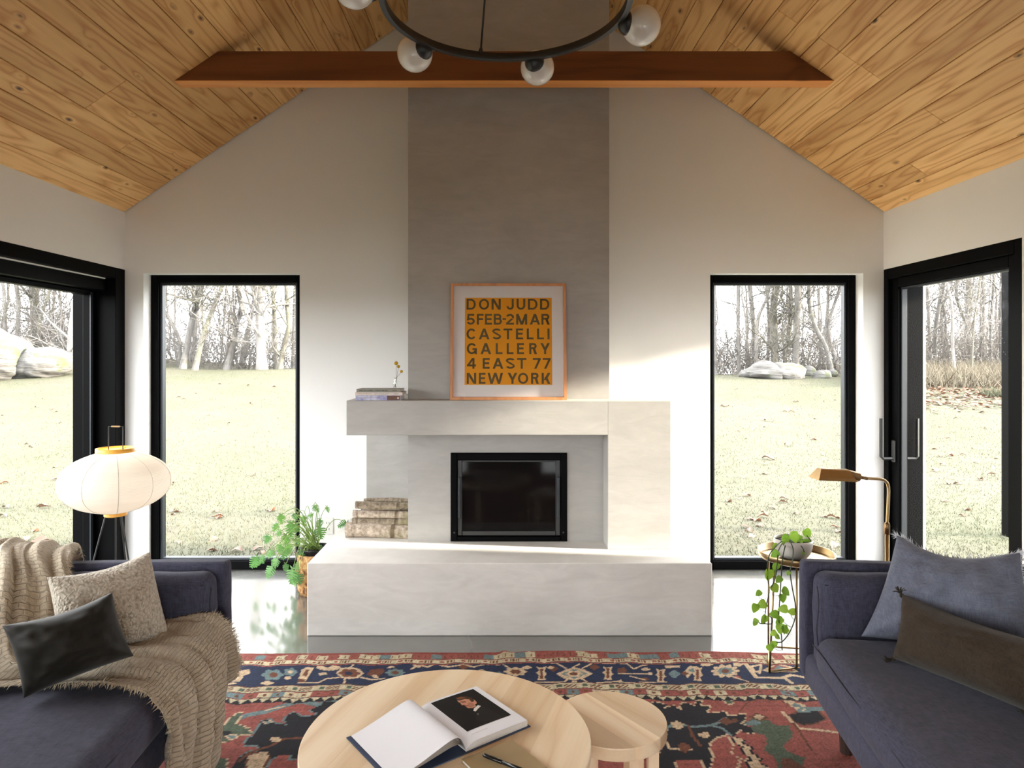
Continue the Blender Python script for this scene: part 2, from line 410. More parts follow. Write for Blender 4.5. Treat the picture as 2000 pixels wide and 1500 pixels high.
def rockmat():
    t = NT('layered_pale_rock'); v = t.obj()
    st = t.noise(t.scale(v, (1.2,1.2,9.0), rot=(0.1,0.25,0)), 1.0, 5.0, 0.65, 0.5); n2 = t.noise(v, 2.0, 4.0)
    c = t.ramp(st, [(0.32, (0.025,0.021,0.018)), (0.45, (0.07,0.066,0.061)), (0.62, (0.115,0.11,0.106))])
    c = t.mix(t.ramp(n2, [(0.56, 0.0), (0.68, 0.8)]), c, (0.05,0.065,0.016))
    t.set(Base_Color=c, Roughness=0.9, Normal=t.bump(st, 0.8, 0.06)); return t.m
M['rock'] = rockmat()
def leafmat(name, a, b, tr=0.35):
    t = NT(name); v = t.obj(); r = t.n('ObjectInfo').outputs['Random']
    f = t.mth('ADD', t.mth('MULTIPLY', r, 0.7), t.mth('MULTIPLY', t.noise(v, 30.0), 0.3), clamp=True)
    c = t.mix(f, a, b)
    t.set(Base_Color=c, Roughness=0.45)
    tl = t.n('BsdfTranslucent', Color=c).outputs[0]
    mx = t.n('MixShader', i0=tr, i1=t.b.outputs[0], i2=tl).outputs[0]
    t.t.links.new(mx, t.out.inputs['Surface']); return t.m
M['philo'] = leafmat('split_leaf_green', (0.09,0.25,0.09), (0.19,0.40,0.07))
M['pothos'] = leafmat('pothos_leaf_green', (0.17,0.36,0.035), (0.34,0.52,0.06))
M['petiole'] = plain('green_petiole', (0.22,0.33,0.08), 0.6)
M['vine'] = plain('dark_vine', (0.035,0.055,0.02), 0.6)
M['deadleaf'] = leafmat('fallen_oak_leaf', (0.13,0.035,0.012), (0.15,0.11,0.08), 0.1)
M['soil'] = plain('dark_soil', (0.02,0.015,0.012), 0.95, 0, 0.3, 60)
M['ceramic'] = plain('white_ceramic', (0.66,0.62,0.57), 0.35, 0, 0.05, 6)
def basketmat():
    t = NT('woven_bark_basket'); v = t.obj()
    n1 = t.noise(t.scale(v, (30,30,26)), 1.0, 3.0, 0.7)
    t.set(Base_Color=t.ramp(n1, [(0.34, (0.07,0.03,0.015)), (0.48, (0.36,0.17,0.05)), (0.66, (0.60,0.40,0.18))]), Roughness=0.8,
          Normal=t.bump(n1, 0.5, 0.006)); return t.m
M['basket'] = basketmat()
M['matboard'] = plain('white_mat_board', (0.72,0.69,0.68), 0.9, 0, 0.02)
M['yellow'] = plain('yellow_poster_ink', srgb(222,146,12), 0.8, 0, 0.03, 8)
M['letter'] = plain('brown_grey_lettering', srgb(92,78,50), 0.85, 0, 0.05)
M['page'] = plain('white_page', (0.80,0.80,0.84), 0.7, 0, 0.02, 10)
M['pageedge'] = plain('page_edges', (0.62,0.58,0.54), 0.8, 0, 0.15, 200)
M['navy'] = plain('navy_book_cloth', (0.035,0.055,0.11), 0.7)
M['tan'] = plain('tan_kraft_cover', (0.36,0.26,0.13), 0.6, 0, 0.12, 12)
M['pen'] = plain('black_pen', (0.006,0.006,0.006), 0.25)
M['spinegrey'] = plain('grey_book_cover', (0.27,0.26,0.22), 0.7)
M['spinewhite'] = plain('cream_book_cover', (0.70,0.62,0.58), 0.6)
def lav():
    t = NT('lavender_blotched_cover'); v = t.obj()
    t.set(Base_Color=t.mix(t.ramp(t.noise(v, 28.0, 3.0), [(0.35, 0.0), (0.65, 1.0)]), (0.62,0.62,0.74), (0.26,0.26,0.50)), Roughness=0.6); return t.m
M['spinelav'] = lav()
M['spinebrown'] = plain('brown_photo_on_cover', (0.13,0.06,0.04), 0.6, 0, 0.6, 60)
M['ink'] = plain('black_ink', (0.03,0.028,0.025), 0.8)
M['inktan'] = plain('tan_ink', (0.45,0.32,0.22), 0.8)
M['billy'] = plain('yellow_billy_button', (0.62,0.38,0.015), 0.9, 0, 0.25, 300, 0.8)
M['stalk'] = plain('dry_grey_stalk', (0.22,0.19,0.15), 0.9)
M['pictureglass'] = glassy('picture_glass', (0.985,0.985,0.985), 0.06, 0.04)
M['tray'] = plain('dull_brass_tray', (0.34,0.245,0.13), 0.34, 1.0, 0.2, 14)
M['vaseglass'] = glassy('clear_vase_glass', (0.96,0.97,0.96), 2.0)
def vcol(name, rough=0.95, bump=True):
    t = NT(name); a = t.n('VertexColor', {'layer_name':'Col'}).outputs['Color']
    t.set(Base_Color=a, Roughness=rough, Specular_IOR_Level=0.2)
    if bump:
        v = t.obj(); w = t.noise(t.scale(v, (330,120,1)), 1.0, 2.0)
        t.set(Normal=t.bump(w, 0.5, 0.004), Base_Color=t.mix(t.mth('MULTIPLY', w, 0.35), a, (0.05,0.035,0.03)))
    return t.m
M['rug'] = vcol('knotted_wool_rug')
M['print'] = vcol('printed_page', 0.5, False)
# ================================================================ room shell
BY, WX, WH, SL = 4.778, 2.655, 2.533, 0.674
RZ = WH+SL*WX; RY = -3.2                     # ridge height, rear wall
def roofz(x): return RZ-SL*abs(x)
# floor
b = MB(); b.box(-3.1, 3.1, RY-0.2, BY+0.26, -0.12, 0.0)
struct(b.build('floor', M['floor']), 'polished grey concrete floor shining with window light', 'floor')
# back wall with two tall openings, in vertical strips
WL = (-2.527, -1.432); WR = (1.441, 2.5125); HEAD = 2.108
b = MB()
def strip(x0, x1, z0):
    xs = [x0, x1] if x0*x1 >= 0 else [x0, 0, x1]
    poly = [(x0,BY,z0),(x1,BY,z0)]+[(x,BY,roofz(x)+0.03) for x in reversed(xs)]
    b.prism(poly, (0,0.26,0))
strip(-2.95, WL[0], 0); strip(WL[0], WL[1], HEAD); strip(WL[1], WR[0], 0); strip(WR[0], WR[1], HEAD); strip(WR[1], 2.95, 0)
struct(b.build('wall_back', M['wall']), 'white gable wall behind the fireplace with two tall windows', 'wall')
# side walls: big glazed openings
LY0, RY0, DH = 0.8, 3.50, 2.133
b = MB()
b.box(-2.95, -WX, LY0, BY, DH, WH+0.03); b.box(-2.95, -WX, RY-0.2, LY0, 0, WH+0.03)
struct(b.build('wall_left', M['wall']), 'white wall over the black sliding door on the left', 'wall')
b = MB()
b.box(WX, 2.95, RY0, BY, DH, WH+0.03); b.box(WX, 2.95, RY-0.2, RY0, 0, WH+0.03)
struct(b.build('wall_right', M['wall']), 'white wall over the black glazed door on the right', 'wall')
b = MB()
def rstrip(x0, x1, z0):
    xs = [x0, x1] if x0*x1 >= 0 else [x0, 0, x1]
    b.prism([(x0,RY,z0),(x1,RY,z0)]+[(x,RY,roofz(x)+0.03) for x in reversed(xs)], (0,-0.2,0))
rstrip(-2.95, -2.2, 0); rstrip(-2.2, -0.6, 2.3); rstrip(-0.6, 0.6, 0); rstrip(0.6, 2.2, 2.3); rstrip(2.2, 2.95, 0)
struct(b.build('wall_rear', M['rear']), 'brown gable wall behind the viewer, coloured dark to hold back light', 'wall')
for n_, x0 in ((3, -2.2), (4, 0.6)):  # two added windows, put in to light the fireplace from the front
    b = MB()
    for xa, xb, za, zc in ((x0,x0+.05,0,2.3),(x0+1.55,x0+1.6,0,2.3),(x0+.05,x0+1.55,0,.06),(x0+.05,x0+1.55,2.24,2.3)): b.cbox(xa, xb, RY-0.14, RY-0.06, za, zc, 0.003)
    o_ = struct(b.build('window_%d' % n_, M['black']), 'added tall black framed window behind the viewer, for light from the front', 'window')
    b = MB(); b.box(x0+.045, x0+1.555, RY-0.103, RY-0.097, 0.055, 2.245); b.build('glass_pane', M['glass'], o_)
# added beam, out of view outside the right wall: it cuts the sunlight off at its height
b = MB(); b.cbox(4.40, 4.50, -1.0, 6.2, 2.31, 2.62, 0.01)
for y in (-0.9, 5.95): b.cbox(4.40, 4.50, y, y+0.10, -0.1, 2.31, 0.01)
struct(b.build('sun_blocker_1', M['black']), 'added dark beam on posts outside the right-hand door, cutting off the sun', 'sun_blocker')
# ceiling: dark deck with boards under it
b = MB(); t = 0.16
for sg in (-1, 1):
    e = Vector((sg*3.02, 0, roofz(3.02))); r = Vector((0,0,RZ)); up = Vector((0,0,t))
    b.prism([(e.x,RY-0.2,e.z+0.02),(r.x,RY-0.2,r.z+0.02),(r.x,RY-0.2,r.z+t+0.02),(e.x,RY-0.2,e.z+t+0.02)], (0,BY+0.5-RY+0.2,0))
ceil = struct(b.build('ceiling', M['deck']), 'vaulted ceiling of knotty golden boards', 'ceiling')
ca = math.atan(SL); NP = 24; half = WX/math.cos(ca); pw = half/NP
pl = {}
def plank_mesh(L):
    if L not in pl:
        b = MB(); b.cbox(-pw/2+0.0012, pw/2-0.0012, 0, L, 0, 0.018, 0.003)
        o = b.build('plank', M['plank'], ceil); pl[L] = o.data; COL.objects.unlink(o); bpy.data.objects.remove(o)
    return pl[L]
Yend = BY-0.012
for sg in (-1, 1):
    for i in range(NP):
        s_ = (i+0.5)*pw                                  # distance up the slope from the eave
        x = sg*(WX-s_*math.cos(ca)); z = WH+s_*math.sin(ca)
        cut = random.choice([None, None, 3.1, 3.6, 4.1, 2.7]) if i > 0 else None
        spans = [(1.6, Yend), (RY+0.01, 1.598)] if cut is None else [(cut+0.0015, Yend), (RY+0.01, cut)]
        for y0, y1 in spans:
            o = bpy.data.objects.new('plank', plank_mesh(round(y1-y0, 4))); COL.objects.link(o); o.parent = ceil
            o.rotation_euler = (0, sg*ca, 0)
            o.location = (x, y0, z-0.0+random.uniform(-0.0008, 0.0008))
# collar beam
b = MB(); y0, y1 = 3.836, 3.93; z0, z1 = HC+(VY-157)*y0/F, HC+(VY-100)*y0/F
def beam_poly(y): return [(-(RZ-z0)/SL,y,z0),((RZ-z0)/SL,y,z0),((RZ-z1)/SL,y,z1),(-(RZ-z1)/SL,y,z1)]
b.prism(beam_poly(y0), (0,y1-y0,0))
bm_ = b.build('ceiling_beam', M['beam'])
b = MB(); b.prism([(-(RZ-z0+0.003)/SL,y0,z0-0.003),((RZ-z0+0.003)/SL,y0,z0-0.003),((RZ-z0)/SL,y0,z0),(-(RZ-z0)/SL,y0,z0)], (0,y1-y0,0)); b.build('beam_lit_underside', M['beamlit'], bm_)['label'] = 'underside coloured paler to carry the floor light'  # thin strip under the beam, brightness from below painted on
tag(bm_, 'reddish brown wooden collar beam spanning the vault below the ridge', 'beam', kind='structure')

# ---------------------------------------------------------------- windows and doors
def frame_xz(b, x0, x1, z0, z1, y0, y1, w, wb=None, wt=None):
    wb = wb or w; wt = wt or w
    b.cbox(x0, x0+w, y0, y1, z0, z1, 0.003); b.cbox(x1-w, x1, y0, y1, z0, z1, 0.003)
    b.cbox(x0+w, x1-w, y0, y1, z0, z0+wb, 0.003); b.cbox(x0+w, x1-w, y0, y1, z1-wt, z1, 0.003)
def back_window(n, x0, x1, label):
    b = MB(); frame_xz(b, x0, x1, 0.0, HEAD, BY+0.10, BY+0.19, 0.052, 0.062)
    fr = struct(b.build('window_%d' % n, M['black']), label, 'window')
    b = MB(); frame_xz(b, x0+0.052, x1-0.052, 0.062, HEAD-0.052, BY+0.125, BY+0.18, 0.018)
    b.build('sash_bead', M['gasket'], fr)
    b = MB(); b.box(x0+0.06, x1-0.06, BY+0.15, BY+0.156, 0.07, HEAD-0.06); b.build('glass_pane', M['glass'], fr)
    b = MB(); b.cbox(x0, x1, BY+0.19, BY+0.30, -0.06, 0.02, 0.004); b.build('window_sill', M['black'], fr)
back_window(1, WL[0], WL[1], 'tall black framed window left of the fireplace')
back_window(2, WR[0], WR[1], 'tall black framed window right of the fireplace')

def frame_yz(b, y0, y1, z0, z1, x0, x1, w, wb=None, wt=None):
    wb = wb or w; wt = wt or w
    b.cbox(x0, x1, y0, y0+w, z0, z1, 0.003); b.cbox(x0, x1, y1-w, y1, z0, z1, 0.003)
    b.cbox(x0, x1, y0+w, y1-w, z0, z0+wb, 0.003); b.cbox(x0, x1, y0+w, y1-w, z1-wt, z1, 0.003)
# left sliding door: deep black lining, glass set back
b = MB(); frame_yz(b, LY0, BY, 0.0, DH, -2.95, -WX, 0.115, 0.02, 0.075)
d1 = struct(b.build('door_1', M['black']), 'black framed sliding glass door in the left wall', 'door')
b = MB(); b.box(-2.712, -2.700, LY0+0.12, BY-0.16, DH-0.083, DH-0.0755); b.build('roller_shade', M['white'], d1)['label'] = 'white edge of the shade in the head slot'
b = MB(); b.cbox(-2.90, -2.715, LY0+0.115, BY-0.115, 1.972, DH-0.076, 0.003); b.build('head_rail', M['black'], d1)
for y0, y1 in ((2.80, BY-0.116), (LY0+0.116, 2.80)):
    b = MB(); frame_yz(b, y0, y1, 0.02, 1.971, -2.85, -2.79, 0.062 if y1 < 4 else 0.05, 0.08, 0.03)
    sa = b.build('door_sash', M['gasket'] if False else M['black'], d1)
    b = MB(); b.box(-2.823, -2.817, y0+0.05, y1-0.045, 0.09, 1.95); b.build('glass_pane', M['glass'], sa)
    b = MB(); b.box(-2.795, -2.788, y1-0.062, y1-0.034, 0.05, 1.96); b.build('glazing_bead', M['gasket'], sa)
# right hinged door and fixed light
b = MB(); frame_yz(b, RY0, BY, 0.0, DH, WX, 2.90, 0.055, 0.02, 0.072)
d2 = struct(b.build('door_2', M['black']), 'black framed glazed door with lever handle in the right wall', 'door')
for y0, y1, op in ((3.557, 4.722, True),):
    b = MB(); frame_yz(b, y0, y1, 0.02, DH-0.074, 2.68, 2.75, 0.072, 0.11, 0.062)
    sa = b.build('door_sash', M['black'], d2)
    b = MB(); b.box(2.716, 2.722, y0+0.06, y1-0.06, 0.12, DH-0.13); b.build('glass_pane', M['glass'], sa)
    b = MB(); frame_yz(b, y0+0.072, y1-0.072, 0.13, DH-0.136, 2.70, 2.735, 0.014); b.build('glazing_bead', M['gasket'], sa)
    if op:
        h = MB(); h.cbox(2.664, 2.68, 4.668, 4.700, 0.80, 0.95, 0.003)
        h.tube([(2.672,4.684,0.825),(2.60,4.684,0.825),(2.585,4.684,0.84),(2.585,4.684,1.10)], 0.011, 8)
        h.build('door_handle', M['blackmetal'], sa)
        h = MB(); h.tube([(2.75,4.684,0.825),(2.82,4.684,0.825),(2.835,4.684,0.84),(2.835,4.684,1.10)], 0.011, 8); h.build('door_handle', M['blackmetal'], sa)

# ================================================================ fireplace
FX = thing('fireplace', 'grey plaster fireplace with tall chimney, L shaped surround and long hearth bench', 'fireplace', (0, 4.2, 0))
HZ = 0.396; HF, SF, CF = 3.718, 3.987, 4.166
b = MB(); b.cbox(-1.074, 1.1325, HF, BY-0.002, 0, HZ, 0.004); b.build('hearth', M['plasterlit'], FX)
b = MB()
FIX = (-0.328, 0.384); FIZ = 0.937; CX = (-0.5875, 0.6406)
# chimney breast with the opening for the fire
b.box(CX[0], FIX[0], CF, BY-0.002, HZ, FIZ); b.box(FIX[1], CX[1], CF, BY-0.002, HZ, FIZ); b.box(FIX[0], FIX[1], CF+0.45, BY-0.002, HZ, FIZ)
b.prism([(CX[0],CF,FIZ),(CX[1],CF,FIZ),(CX[1],CF,roofz(CX[1])-.003),(0,CF,RZ-.003),(CX[0],CF,roofz(CX[0])-.003)], (0,BY-0.002-CF,0))
b.build('chimney_breast', M['plaster'], FX)
b = MB(); mt, mb_ = 1.265, 1.0633
L = [(-0.924,SF,mb_),(0.607,SF,mb_),(0.607,SF,HZ),(0.975,SF,HZ),(0.975,SF,mt),(-0.924,SF,mt)]
b.cbox(-0.924, 0.607, SF, CF, mb_, mt, 0.003); b.cbox(0.607-0.003, 0.975, SF, CF, HZ, mt, 0.003)
b.box(-0.924, CX[0], CF-0.001, BY-0.002, mb_, mt); b.box(CX[1], 0.975, CF-0.001, BY-0.002, HZ, mt)
b.build('surround', M['plasterlight'], FX)
b = MB(); b.box(-0.955, CX[0], BY-0.05, BY-0.002, HZ, mb_); b.build('log_niche_back', M['plasterlight'], FX)
# fire insert
b = MB(); x0, x1, z0, z1 = FIX[0]+0.002, FIX[1]-0.002, HZ+0.001, FIZ-0.002
frame_xz(b, x0, x1, z0, z1, CF-0.012, CF+0.08, 0.038, 0.03, 0.042); b.box(x0+0.03, x1-0.03, CF+0.16, CF+0.18, z0+0.02, z1-0.02)
fi = b.build('fire_insert', M['black'], FX)
b = MB(); frame_xz(b, x0+0.04, x1-0.04, z0+0.032, z1-0.044, CF+0.002, CF+0.03, 0.028, 0.03, 0.012); b.build('insert_door', M['blackmetal'], fi)
b = MB(); b.box(x0+0.066, x1-0.066, CF+0.014, CF+0.02, z0+0.06, z1-0.055); b.build('fire_glass', M['fireglass'], fi)
for x in (x0+0.052, x1-0.052):
    b = MB(); b.cbox(x-0.009, x+0.009, CF-0.016, CF+0.004, z0+0.14, z1-0.145, 0.003); b.build('insert_handle', M['gasket'], fi)
for x in (x0+0.022, x1-0.022):
    b = MB(); b.lathe([(0.006,0),(0.006,0.004),(0.003,0.005)], (x, CF-0.012, z0+0.055), 8, (0,-1,0)); b.build('screw', M['gasket'], fi)

# ================================================================ outdoors
def smooth(a, b, x):
    t = min(1, max(0, (x-a)/(b-a))); return t*t*(3-2*t)
def ground(x, y):
    yy = y-4.9
    r = max(yy, (abs(x)-2.95)*0.6)
    k = smooth(8, 13, -x)
    crest = 1.17-0.19*smooth(-1, 7, x)+0.30*k; e = 16.5+3.5*k
    h = -0.05+(crest+0.05)*smooth(2.5, e, r)
    h += 0.06*noise.noise(Vector((x*0.25, y*0.25, 0)))*smooth(1, 6, r) + 0.02*noise.noise(Vector((x*1.1, y*1.1, 4)))*smooth(1, 4, r)
    h -= max(0, r-e-1)*0.035
    return h
def hit(px, py):
    lo = 5.2
    for _ in range(400):
        p = P(px, py, lo)
        if p.z <= ground(p.x, p.y): break
        lo += 0.1
    return p
b = MB(); xs = [i*1.0 for i in range(-46, 47)]; ys = [i*4.0 for i in range(-15, -4)]+[i*1.0 for i in range(-14, 62)]
xs = sorted(set(xs+[x*0.5 for x in range(-36, 37)])); ys = sorted(set(ys+[y*0.5 for y in range(9, 50)]))
b.grid([[(x, y, (ground(x, y) if not (abs(x) < 2.9 and -3.3 < y < 4.9) else -0.15)) for y in ys] for x in xs])
lawn = struct(b.build('lawn', M['lawn'], None, True), 'pale winter lawn rising to the woods outside the windows', 'lawn')
def in_view(x, y):
    return True
def blade_mesh(name, mat, pts, hh, ww, label, cat):
    n = len(pts); ang = rng.uniform(0, 2*PI, n); h = hh*rng.uniform(0.5, 1.2, n); w = ww*rng.uniform(0.6, 1.3, n)
    lean = rng.normal(0, 0.5, (n, 2))*h[:,None]
    pts = np.array(pts); v = np.zeros((n, 3, 3))
    dx = np.cos(ang)*w/2; dy = np.sin(ang)*w/2
    v[:,0] = pts; v[:,1] = pts; v[:,2] = pts
    v[:,0,0] -= dx; v[:,0,1] -= dy; v[:,1,0] += dx; v[:,1,1] += dy
    v[:,2,0] += lean[:,0]; v[:,2,1] += lean[:,1]; v[:,2,2] += h
    me = bpy.data.meshes.new(name); me.vertices.add(3*n); me.vertices.foreach_set('co', v.reshape(-1))
    me.loops.add(3*n); me.loops.foreach_set('vertex_index', np.arange(3*n, dtype=np.int32))
    me.polygons.add(n); me.polygons.foreach_set('loop_start', np.arange(0, 3*n, 3, dtype=np.int32))
    me.update(); me.validate(); me.materials.append(mat)
    o = bpy.data.objects.new(name, me); COL.objects.link(o)
    return tag(o, label, cat, kind='stuff')
pts = []
while len(pts) < 110000:
    Y = 5.2+16*random.random()**1.3; X = random.uniform(-0.82, 0.82)*Y
    if abs(X) < 3.0 and Y < 5.2: continue
    if -0.25 < X/Y < 0.24 and Y < 60: 
        if random.random() < 0.92: continue
    pts.append((X, Y, ground(X, Y)-0.004))
blade_mesh('lawn_grass', M['grass'], pts, 0.030, 0.007, 'short pale green and straw grass covering the lawn', 'grass')
pts = []
while len(pts) < 9000:
    Y = random.uniform(17.5, 24); X = random.uniform(0.5, 0.85)*Y; pts.append((X, Y, ground(X, Y)))
blade_mesh('tall_dry_grass', M['drygrass'], pts, 0.5, 0.03, 'tall straw grass at the edge of the woods on the right', 'grass')
# grass tussocks in the right-hand door view
for i, (px, py, lab) in enumerate(((1872, 748, 'green grass tussock in leaf litter beneath the pale birch'), (1952, 775, 'small straw tussock nearest the right edge of the glass'))):
    c = hit(px, py); pts = []
    for _ in range(500):
        a = random.uniform(0, 2*PI); r = 0.35*math.sqrt(random.random()); x, y = c.x+r*math.cos(a), c.y+r*math.sin(a); pts.append((x, y, ground(x, y)))
    o = blade_mesh('grass_tussock', M['grass'], pts, 0.22, 0.02, lab, 'grass')
# fallen leaves
def oak_leaf():
    b = MB(); n = 14; out = []
    for i in range(n+1):
        t = i/n; w = 0.30*math.sin(PI*min(1, t*0.93+0.04))*(1.0 if i % 2 else 0.62); out.append((w, t))
    rows = []
    for (w, t) in out:
        cz = 0.10*math.sin(t*5)+0.03
        rows.append([(-w, t, cz+0.16*w*3), (-w*0.45, t, cz+0.03), (0, t, cz-0.02), (w*0.45, t, cz+0.05), (w, t, cz+0.2*w*3)])
    b.grid(rows); return b
lf = oak_leaf().build('fallen_leaf', M['deadleaf'], None, True)
def put_leaf(px, py, s, label, group=None):
    c = hit(px, py); o = lf.copy(); COL.objects.link(o)
    o.location = (c.x, c.y, ground(c.x, c.y)+0.005); o.scale = (s, s, s)
    o.rotation_euler = (random.uniform(-0.25, 0.25), random.uniform(-0.25, 0.25), random.uniform(0, 6.3))
    return tag(o, label, 'leaf', group)
put_leaf(1488, 898, 0.19, 'large orange fallen leaf alone on the lawn in the right window')
put_leaf(528, 1002, 0.17, 'pale curled fallen leaf low on the grass in the left window')
put_leaf(100, 1062, 0.17, 'tan fallen leaf just above the throw in the left door')
lz = [((320, 578), (745, 1090), 'fallen leaf on the lawn in the left window', 'leaves seen through the left window', 26),
      ((1396, 1645), (760, 1085), 'fallen leaf on the lawn in the right window', 'leaves seen through the right window', 46),
      ((5, 170), (755, 1060), 'fallen leaf on the lawn behind the left door', 'leaves seen through the left door', 18),
      ((1780, 1975), (800, 1020), 'fallen leaf on the lawn behind the right door', 'leaves seen through the right door', 34)]
for (xa, xb), (ya, yb), lab, grp, n in lz:
    for _ in range(n):
        py = ya+(yb-ya)*random.random(); put_leaf(random.uniform(xa, xb), py, random.uniform(0.07, 0.13), lab, grp)
lf.data.materials[0] = M['deadleaf']; COL.objects.unlink(lf)
b = MB()
for _ in range(2600):
    px = random.uniform(1700, 2060); py = random.triangular(735, 810, 745); c = hit(px, py)
    a = random.uniform(0, 6.3); s = random.uniform(0.04, 0.09); z = ground(c.x, c.y)+random.uniform(0.0, 0.04)
    d = Vector((math.cos(a), math.sin(a), random.uniform(-0.4, 0.4)))*s; e = Vector((-math.sin(a), math.cos(a), random.uniform(-0.3, 0.3)))*s*0.5
    q = Vector((c.x, c.y, z)); b.add([q-d, q+e, q+d, q-e], [(0,1,2,3)])
tag(b.build('leaf_litter', M['deadleaf']), 'drift of pinkish brown leaf litter at the wood edge', 'leaves', kind='stuff')

# rocks
def rock(label, pts_px, Y, depth, seed, lift=0.0):
    """boulder whose outline (photo pixels) stands at distance Y"""
    o2 = [P(x, y, Y) for x, y in pts_px]; c = sum(o2, Vector())/len(o2)
    b = MB(); n = 40; m = 22; bm = bmesh.new()
    bmesh.ops.create_icosphere(bm, subdivisions=5, radius=1.0)
    ang = sorted([(math.atan2(p.z-c.z, p.x-c.x), (p-c).length) for p in o2])
    def rad(a):
        for i in range(len(ang)):
            a0, r0 = ang[i-1]; a1, r1 = ang[i]
            if i == 0: a0 -= 2*PI
            if a0 <= a <= a1: f = (a-a0)/(a1-a0+1e-9); return r0+(r1-r0)*f
        a0, r0 = ang[-1]; a1, r1 = ang[0]; f = (a-a0)/(a1+2*PI-a0); return r0+(r1-r0)*f
    for v in bm.verts:
        d = v.co.normalized(); k = math.hypot(d.x, d.z); a = math.atan2(d.z, d.x); r = rad(a)
        q = Vector((math.cos(a)*r*k, d.y*depth/2, math.sin(a)*r*k))
        lay = noise.noise(Vector((q.x*0.8+seed, q.y*0.8, q.z*7+q.x*1.5)))
        q += d*(0.10*lay+0.09*noise.noise(q*2.2+Vector((seed,0,0)))+0.04*noise.noise(q*7))*min(1.0, r)
        v.co = q
    me = bpy.data.meshes.new('boulder'); bm.to_mesh(me); bm.free(); me.materials.append(M['rock'])
    o = bpy.data.objects.new('boulder', me); COL.objects.link(o); o.location = c; smooth_by_angle(o, 35)
    return tag(o, label, 'rock')
rock('largest pale boulder cut off by the left edge of the glass', [(-60,640),(0,650),(20,655),(45,690),(40,730),(0,745),(-70,745)], 18.2, 2.0, 1)
rock('pale layered boulder beside the leaning tree in the left door', [(18,735),(30,705),(55,690),(85,678),(115,685),(133,700),(130,722),(110,735),(70,742)], 18.6, 1.3, 5)
rock('small mossy green boulder behind the door jamb on the left', [(140,690),(150,683),(178,682),(190,690),(190,705),(165,709),(142,704)], 21.0, 1.0, 9)
rock('long flat mossy boulder on the grass in the right window', [(1447,737),(1450,727),(1470,716),(1510,713),(1535,708),(1560,711),(1571,722),(1571,740),(1520,744),(1470,741)], 20.0, 1.2, 13)
rock('grey squarish rock just behind the long mossy boulder', [(1571,738),(1570,718),(1588,717),(1592,735)], 20.8, 0.5, 17)
rock('rounded pinkish rock right of the long mossy boulder', [(1588,743),(1589,730),(1605,724),(1621,726),(1620,740),(1604,744)], 20.0, 0.5, 21)
rock('small grey rock behind the rounded pinkish rock', [(1621,736),(1620,724),(1632,724),(1634,734)], 20.6, 0.4, 25)

# trees
def limb(b, p, d, L, r, depth, seed, k):
    n = 7 if depth > 1 else 5; path = [p]; q = p.copy(); dd = d.normalized(); rs = [r]
    for i in range(1, n):
        dd = (dd + Vector(rng.normal(0, 0.13 if depth > 1 else 0.2, 3)) + Vector((0,0,0.06))).normalized()
        q = q+dd*L/(n-1); path.append(q.copy()); rs.append(max(r*(1-0.75*i/(n-1)), 0.006))
    b.tube(path, rs, k if depth > 1 else 3, False)
    if depth > 0:
        for i in range(1, n):
            for _ in range(2 if depth > 1 else 1):
                if random.random() < 0.75:
                    side = Vector(rng.normal(0, 1, 3)); side = (side-dd*side.dot(dd)).normalized()
                    nd = (dd*0.55+side*0.85+Vector((0,0,0.25))).normalized()
                    limb(b, path[i], nd, L*random.uniform(0.35, 0.6), rs[i]*0.45, depth-1, seed, 4)
def px_tree(label, Y, path_px, w0, w1, mat, nb=14, bl=1.8, group=None, depth=2):
    """tree whose trunk follows the given photo-pixel path at distance Y; grows on above the frame"""
    pts = [P(x, y, Y) for x, y in path_px]
    g = ground(pts[0].x, Y); pts[0].z = g-0.1
    pts = [p+Vector((0, random.uniform(-0.15, 0.15), 0)) for p in pts]
    d = (pts[-1]-pts[-2]).normalized(); d = (d*0.5+Vector((0,0,0.5))).normalized()
    pts += [pts[-1]+d*1.3, pts[-1]+d*2.8+Vector((random.uniform(-.4,.4),0,0)), pts[-1]+Vector((0,0,5))+d]
    path = catmull(pts, 22); n = len(path)
    s = Y/F; rs = [s*(w0+(w1-w0)*i/(n-1))/2*(1+0.35*max(0, 1-i/2.0)) for i in range(n)]
    b = MB(); b.tube(path, rs, 9, False)
    for _ in range(nb):
        i = random.randint(2, n-2); side = Vector(rng.normal(0, 1, 3)); side.z *= 0.3; side.normalize()
        limb(b, path[i], (side+Vector((0,0,random.uniform(0.1, 0.9)))).normalized(), bl*random.uniform(0.5, 1.3), max(rs[i]*random.uniform(0.2, 0.4), 0.012), depth, 0, 5)
    org = path[0]; b.v = [(x-org.x, y-org.y, z-org.z) for x, y, z in b.v]
    o = b.build('bare_tree', mat, None, True, False, False); o.location = org
    return tag(o, label, 'tree', group)
T0, T1, T2 = M['tree0'], M['tree1'], M['tree2']
px_tree('thick pale tree leaning right beside the boulders in the left door', 20.5, [(136,700),(143,640),(152,562)], 17, 12, T2)
px_tree('dark slim tree right of the thick pale one, by the door jamb', 22, [(148,690),(158,620),(166,562)], 9, 7, T0)
px_tree('broad brushy trunk in the middle of the left door', 25, [(72,700),(68,620),(70,540)], 14, 10, T1, 26)
px_tree('thin upright tree above the largest boulder', 24, [(32,690),(33,600),(30,530)], 8, 6, T0)
px_tree('thin tree nearest the left edge of the photo', 23, [(8,660),(12,590),(6,520)], 6, 5, T0)
px_tree('slim tree left of the broad brushy trunk', 26, [(54,700),(62,600),(58,530)], 6, 4, T0)
px_tree('slender curved tree right of the broad brushy trunk', 23, [(86,700),(80,640),(98,560)], 6, 4, T1)
px_tree('leaning reddish-grey tree furthest left in the left window', 22, [(345,716),(352,670),(335,625),(322,600)], 8, 4, T0)
